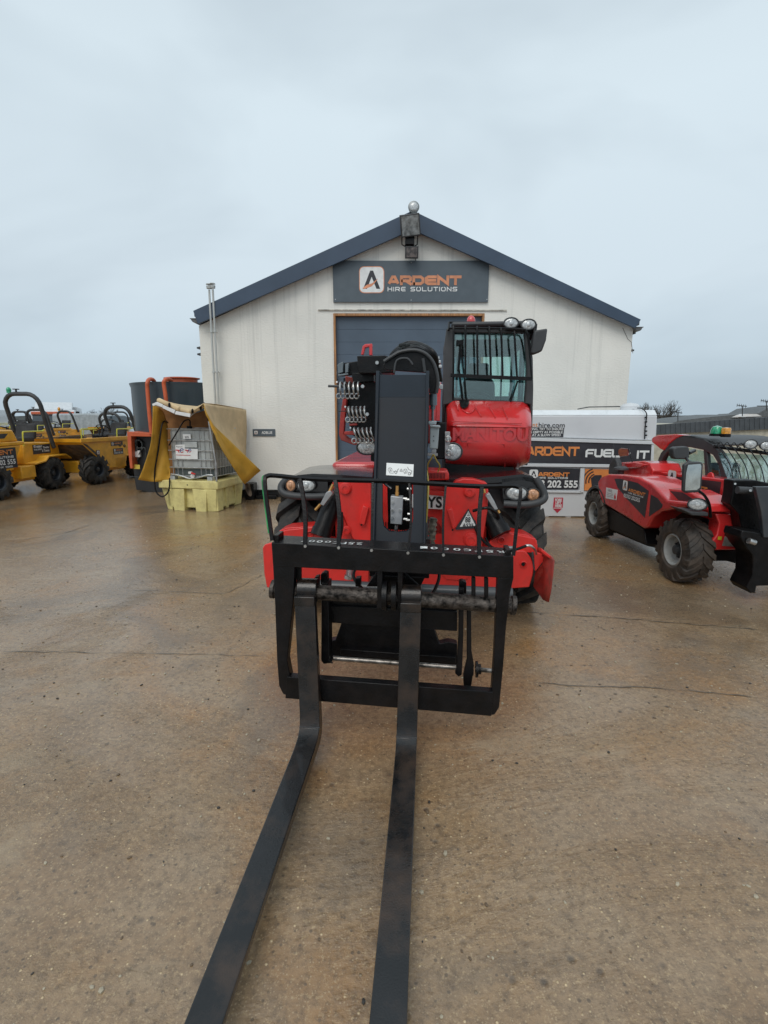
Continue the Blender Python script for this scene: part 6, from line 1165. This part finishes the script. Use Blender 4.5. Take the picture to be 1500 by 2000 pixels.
    for s_ in (-1, 1):
        q = MB(); q.tube(smooth([(s_ * .56, .10, 1.10), (s_ * .56, .12, 1.38), (s_ * .56, .20, 1.42), (s_ * .56, .75, 1.42), (s_ * .56, .82, 1.46)], 3), .016, 6); link('hand_rail', q, YB2, d)
    return d
mat_rimd = mat('rim_dark', (.03, .035, .045), .45, metal=.3, dirt=(.1, .09, .08), dirt_amt=.6)
def copy_tree(o, parent=None):
    c = o.copy(); C.objects.link(c); c.parent = parent
    for ch in list(o.children): copy_tree(ch, c)
    return c
d1 = dumper('yellow dumper at the left edge with a large dark lettered panel', 'cover', 2.30, GRB); d1.location = (-8.85, 11.6, 0); d1.rotation_euler.z = R(-2)
d2 = dumper('yellow dumper with a muddy open skip left of the pump cabinet', 'open', 2.05); d2.location = (-8.10, 14.36, 0); d2.rotation_euler.z = R(-9)
for loc, rz, sc_, lab in (((-16.6, 25.5, 0), -10, 1.0, 'dumper with an amber beacon in front of the white lorry cab'), ((-17.6, 24.0, 0), 5, .98, 'dumper behind the left-edge one, only its roll bar and seat showing'), ((-13.2, 24.0, 0), 12, .80, 'small dumper in front of the pale van'), ((-10.3, 18.2, 0), -4, .92, 'dumper hidden behind the muddy skip, its rear beside the pump'),
                          ((-14.6, 20.6, 0), 0, 1.0, 'dumper in the second row just behind the left-edge one'), ((-20.6, 28.0, 0), -6, 1.0, 'dumper in the back row at the far left'), ((-15.6, 29.5, 0), 8, 1.0, 'dumper in the back row beside the pale van')):
    c = copy_tree(d2); c.location = loc; c.rotation_euler.z = R(rz); c.scale = (sc_,) * 3; c['label'] = lab
    if 'amber' in lab: q = MB(); q.cyl((-.18, .82, 2.07), (-.18, .82, 2.13), .06, n=12); q.ell((-.18, .82, 2.16), .07, .07, .10, n=12, m=8); bo2 = link('beacon', q, AMB); bo2.parent = [x for x in c.children if x.name.startswith('roll_bar')][0]; bo2.location = (0, 0, 0)
# ================================================================== LORRIES AND VANS
LW = mat('lorry_white', (.62, .65, .67), .35, coat=.3, var=.05); LG = mat('lorry_glass', (.04, .055, .065), .08, coat=.5); LO = mat('lorry_orange', (.65, .16, .08), .4)
def lorry(x, y, rz, label, top=2.55, fair=True):
    t_ = thing('lorry', (0, 0, 0), label, 'lorry', 'white lorries behind the dumpers')
    q = MB(); q.poly([(-1.15, 0, .6), (-1.15, .05, 1.5), (-1.15, .28, top - .25), (-1.15, .5, top), (-1.15, 1.9, top), (-1.15, 1.9, .6)], (2.3, 0, 0)); link('cab', q, LW, t_, bev=.08, seg=3)
    q = MB(); q.poly([(-1.05, .03, 1.5), (-1.05, .26, top - .32), (1.05, .26, top - .32), (1.05, .03, 1.5)], (0, -.02, 0)); q.poly([(1.151, .35, 1.5), (1.151, 1.2, 1.5), (1.151, 1.2, top - .35), (1.151, .5, top - .35)], (.01, 0, 0)); link('window', q, LG, t_)
    q = MB(); q.bx(-1.1, 1.1, .15, .45, top - .28, top - .12); link('light_bar', q, LO, t_, bev=.03)
    if fair: q = MB(); q.poly([(-1.0, .8, top), (-1.0, 1.9, top + .5), (-1.0, 1.95, top)], (2.0, 0, 0)); link('fairing', q, LW, t_, bev=.05)
    q = MB(); q.poly([(-1.2, 1.95, .9), (-1.2, 1.95, top + .2), (-1.2, 8, top + .2), (-1.2, 8, .9)], (2.4, 0, 0)); link('body', q, LW, t_, bev=.04)
    for s_ in (-1, 1):
        q = MB(); q.bx(s_ * 1.3 - .1, s_ * 1.3 + .1, .1, .25, 1.5, 2.1); link('mirror', q, BLK, t_, bev=.03)
        for yy in (.9, 6.2): wheel(t_, (s_ * 1.0, yy, .45), (s_, 0, 0), .45, .28, .25, LW, lugs=16, lug_h=.01)
    q = MB(); q.bx(-1.1, 1.1, -.05, .2, .3, .75); link('bumper', q, DGR, t_, bev=.05)
    t_.location = (x, y, 0); t_.rotation_euler.z = R(rz); return t_
lorry(-20.0, 31, 28, 'white lorry with an orange light bar and dark windscreen', 2.2)
lorry(-27.0, 33, 28, 'white lorry at the left edge behind the dumpers', 2.1, False)
def van(x, y, rz, label, wcol):
    t_ = thing('van', (0, 0, 0), label, 'van', 'pale vans in the distance')
    q = MB(); q.poly([(-.95, 0, .35), (-.95, .05, .9), (-.95, .8, 1.15), (-.95, 1.4, 1.85), (-.95, 1.8, 1.98), (-.95, 5, 1.95), (-.95, 5.1, .35)], (1.9, 0, 0)); link('body', q, wcol, t_, bev=.1, seg=3)
    q = MB(); q.poly([(-.85, .85, 1.19), (-.85, 1.38, 1.80), (.85, 1.38, 1.80), (.85, .85, 1.19)], (0, -.03, .02)); q.poly([(.951, 1.1, 1.2), (.951, 2.2, 1.2), (.951, 2.2, 1.75), (.951, 1.55, 1.75)], (.01, 0, 0)); link('window', q, LG, t_)
    for s_ in (-1, 1):
        for yy in (.9, 4.1): wheel(t_, (s_ * .85, yy, .33), (s_, 0, 0), .33, .2, .2, DGR, lugs=12, lug_h=.006)
    t_.location = (x, y, 0); t_.rotation_euler.z = R(rz)
van(-18.6, 36, 50, 'pale van between the lorry and the bare tree', LW); van(-14.6, 30, 75, 'grey van low beside the muddy skip', mat('van_grey', (.36, .40, .42), .35, coat=.3))
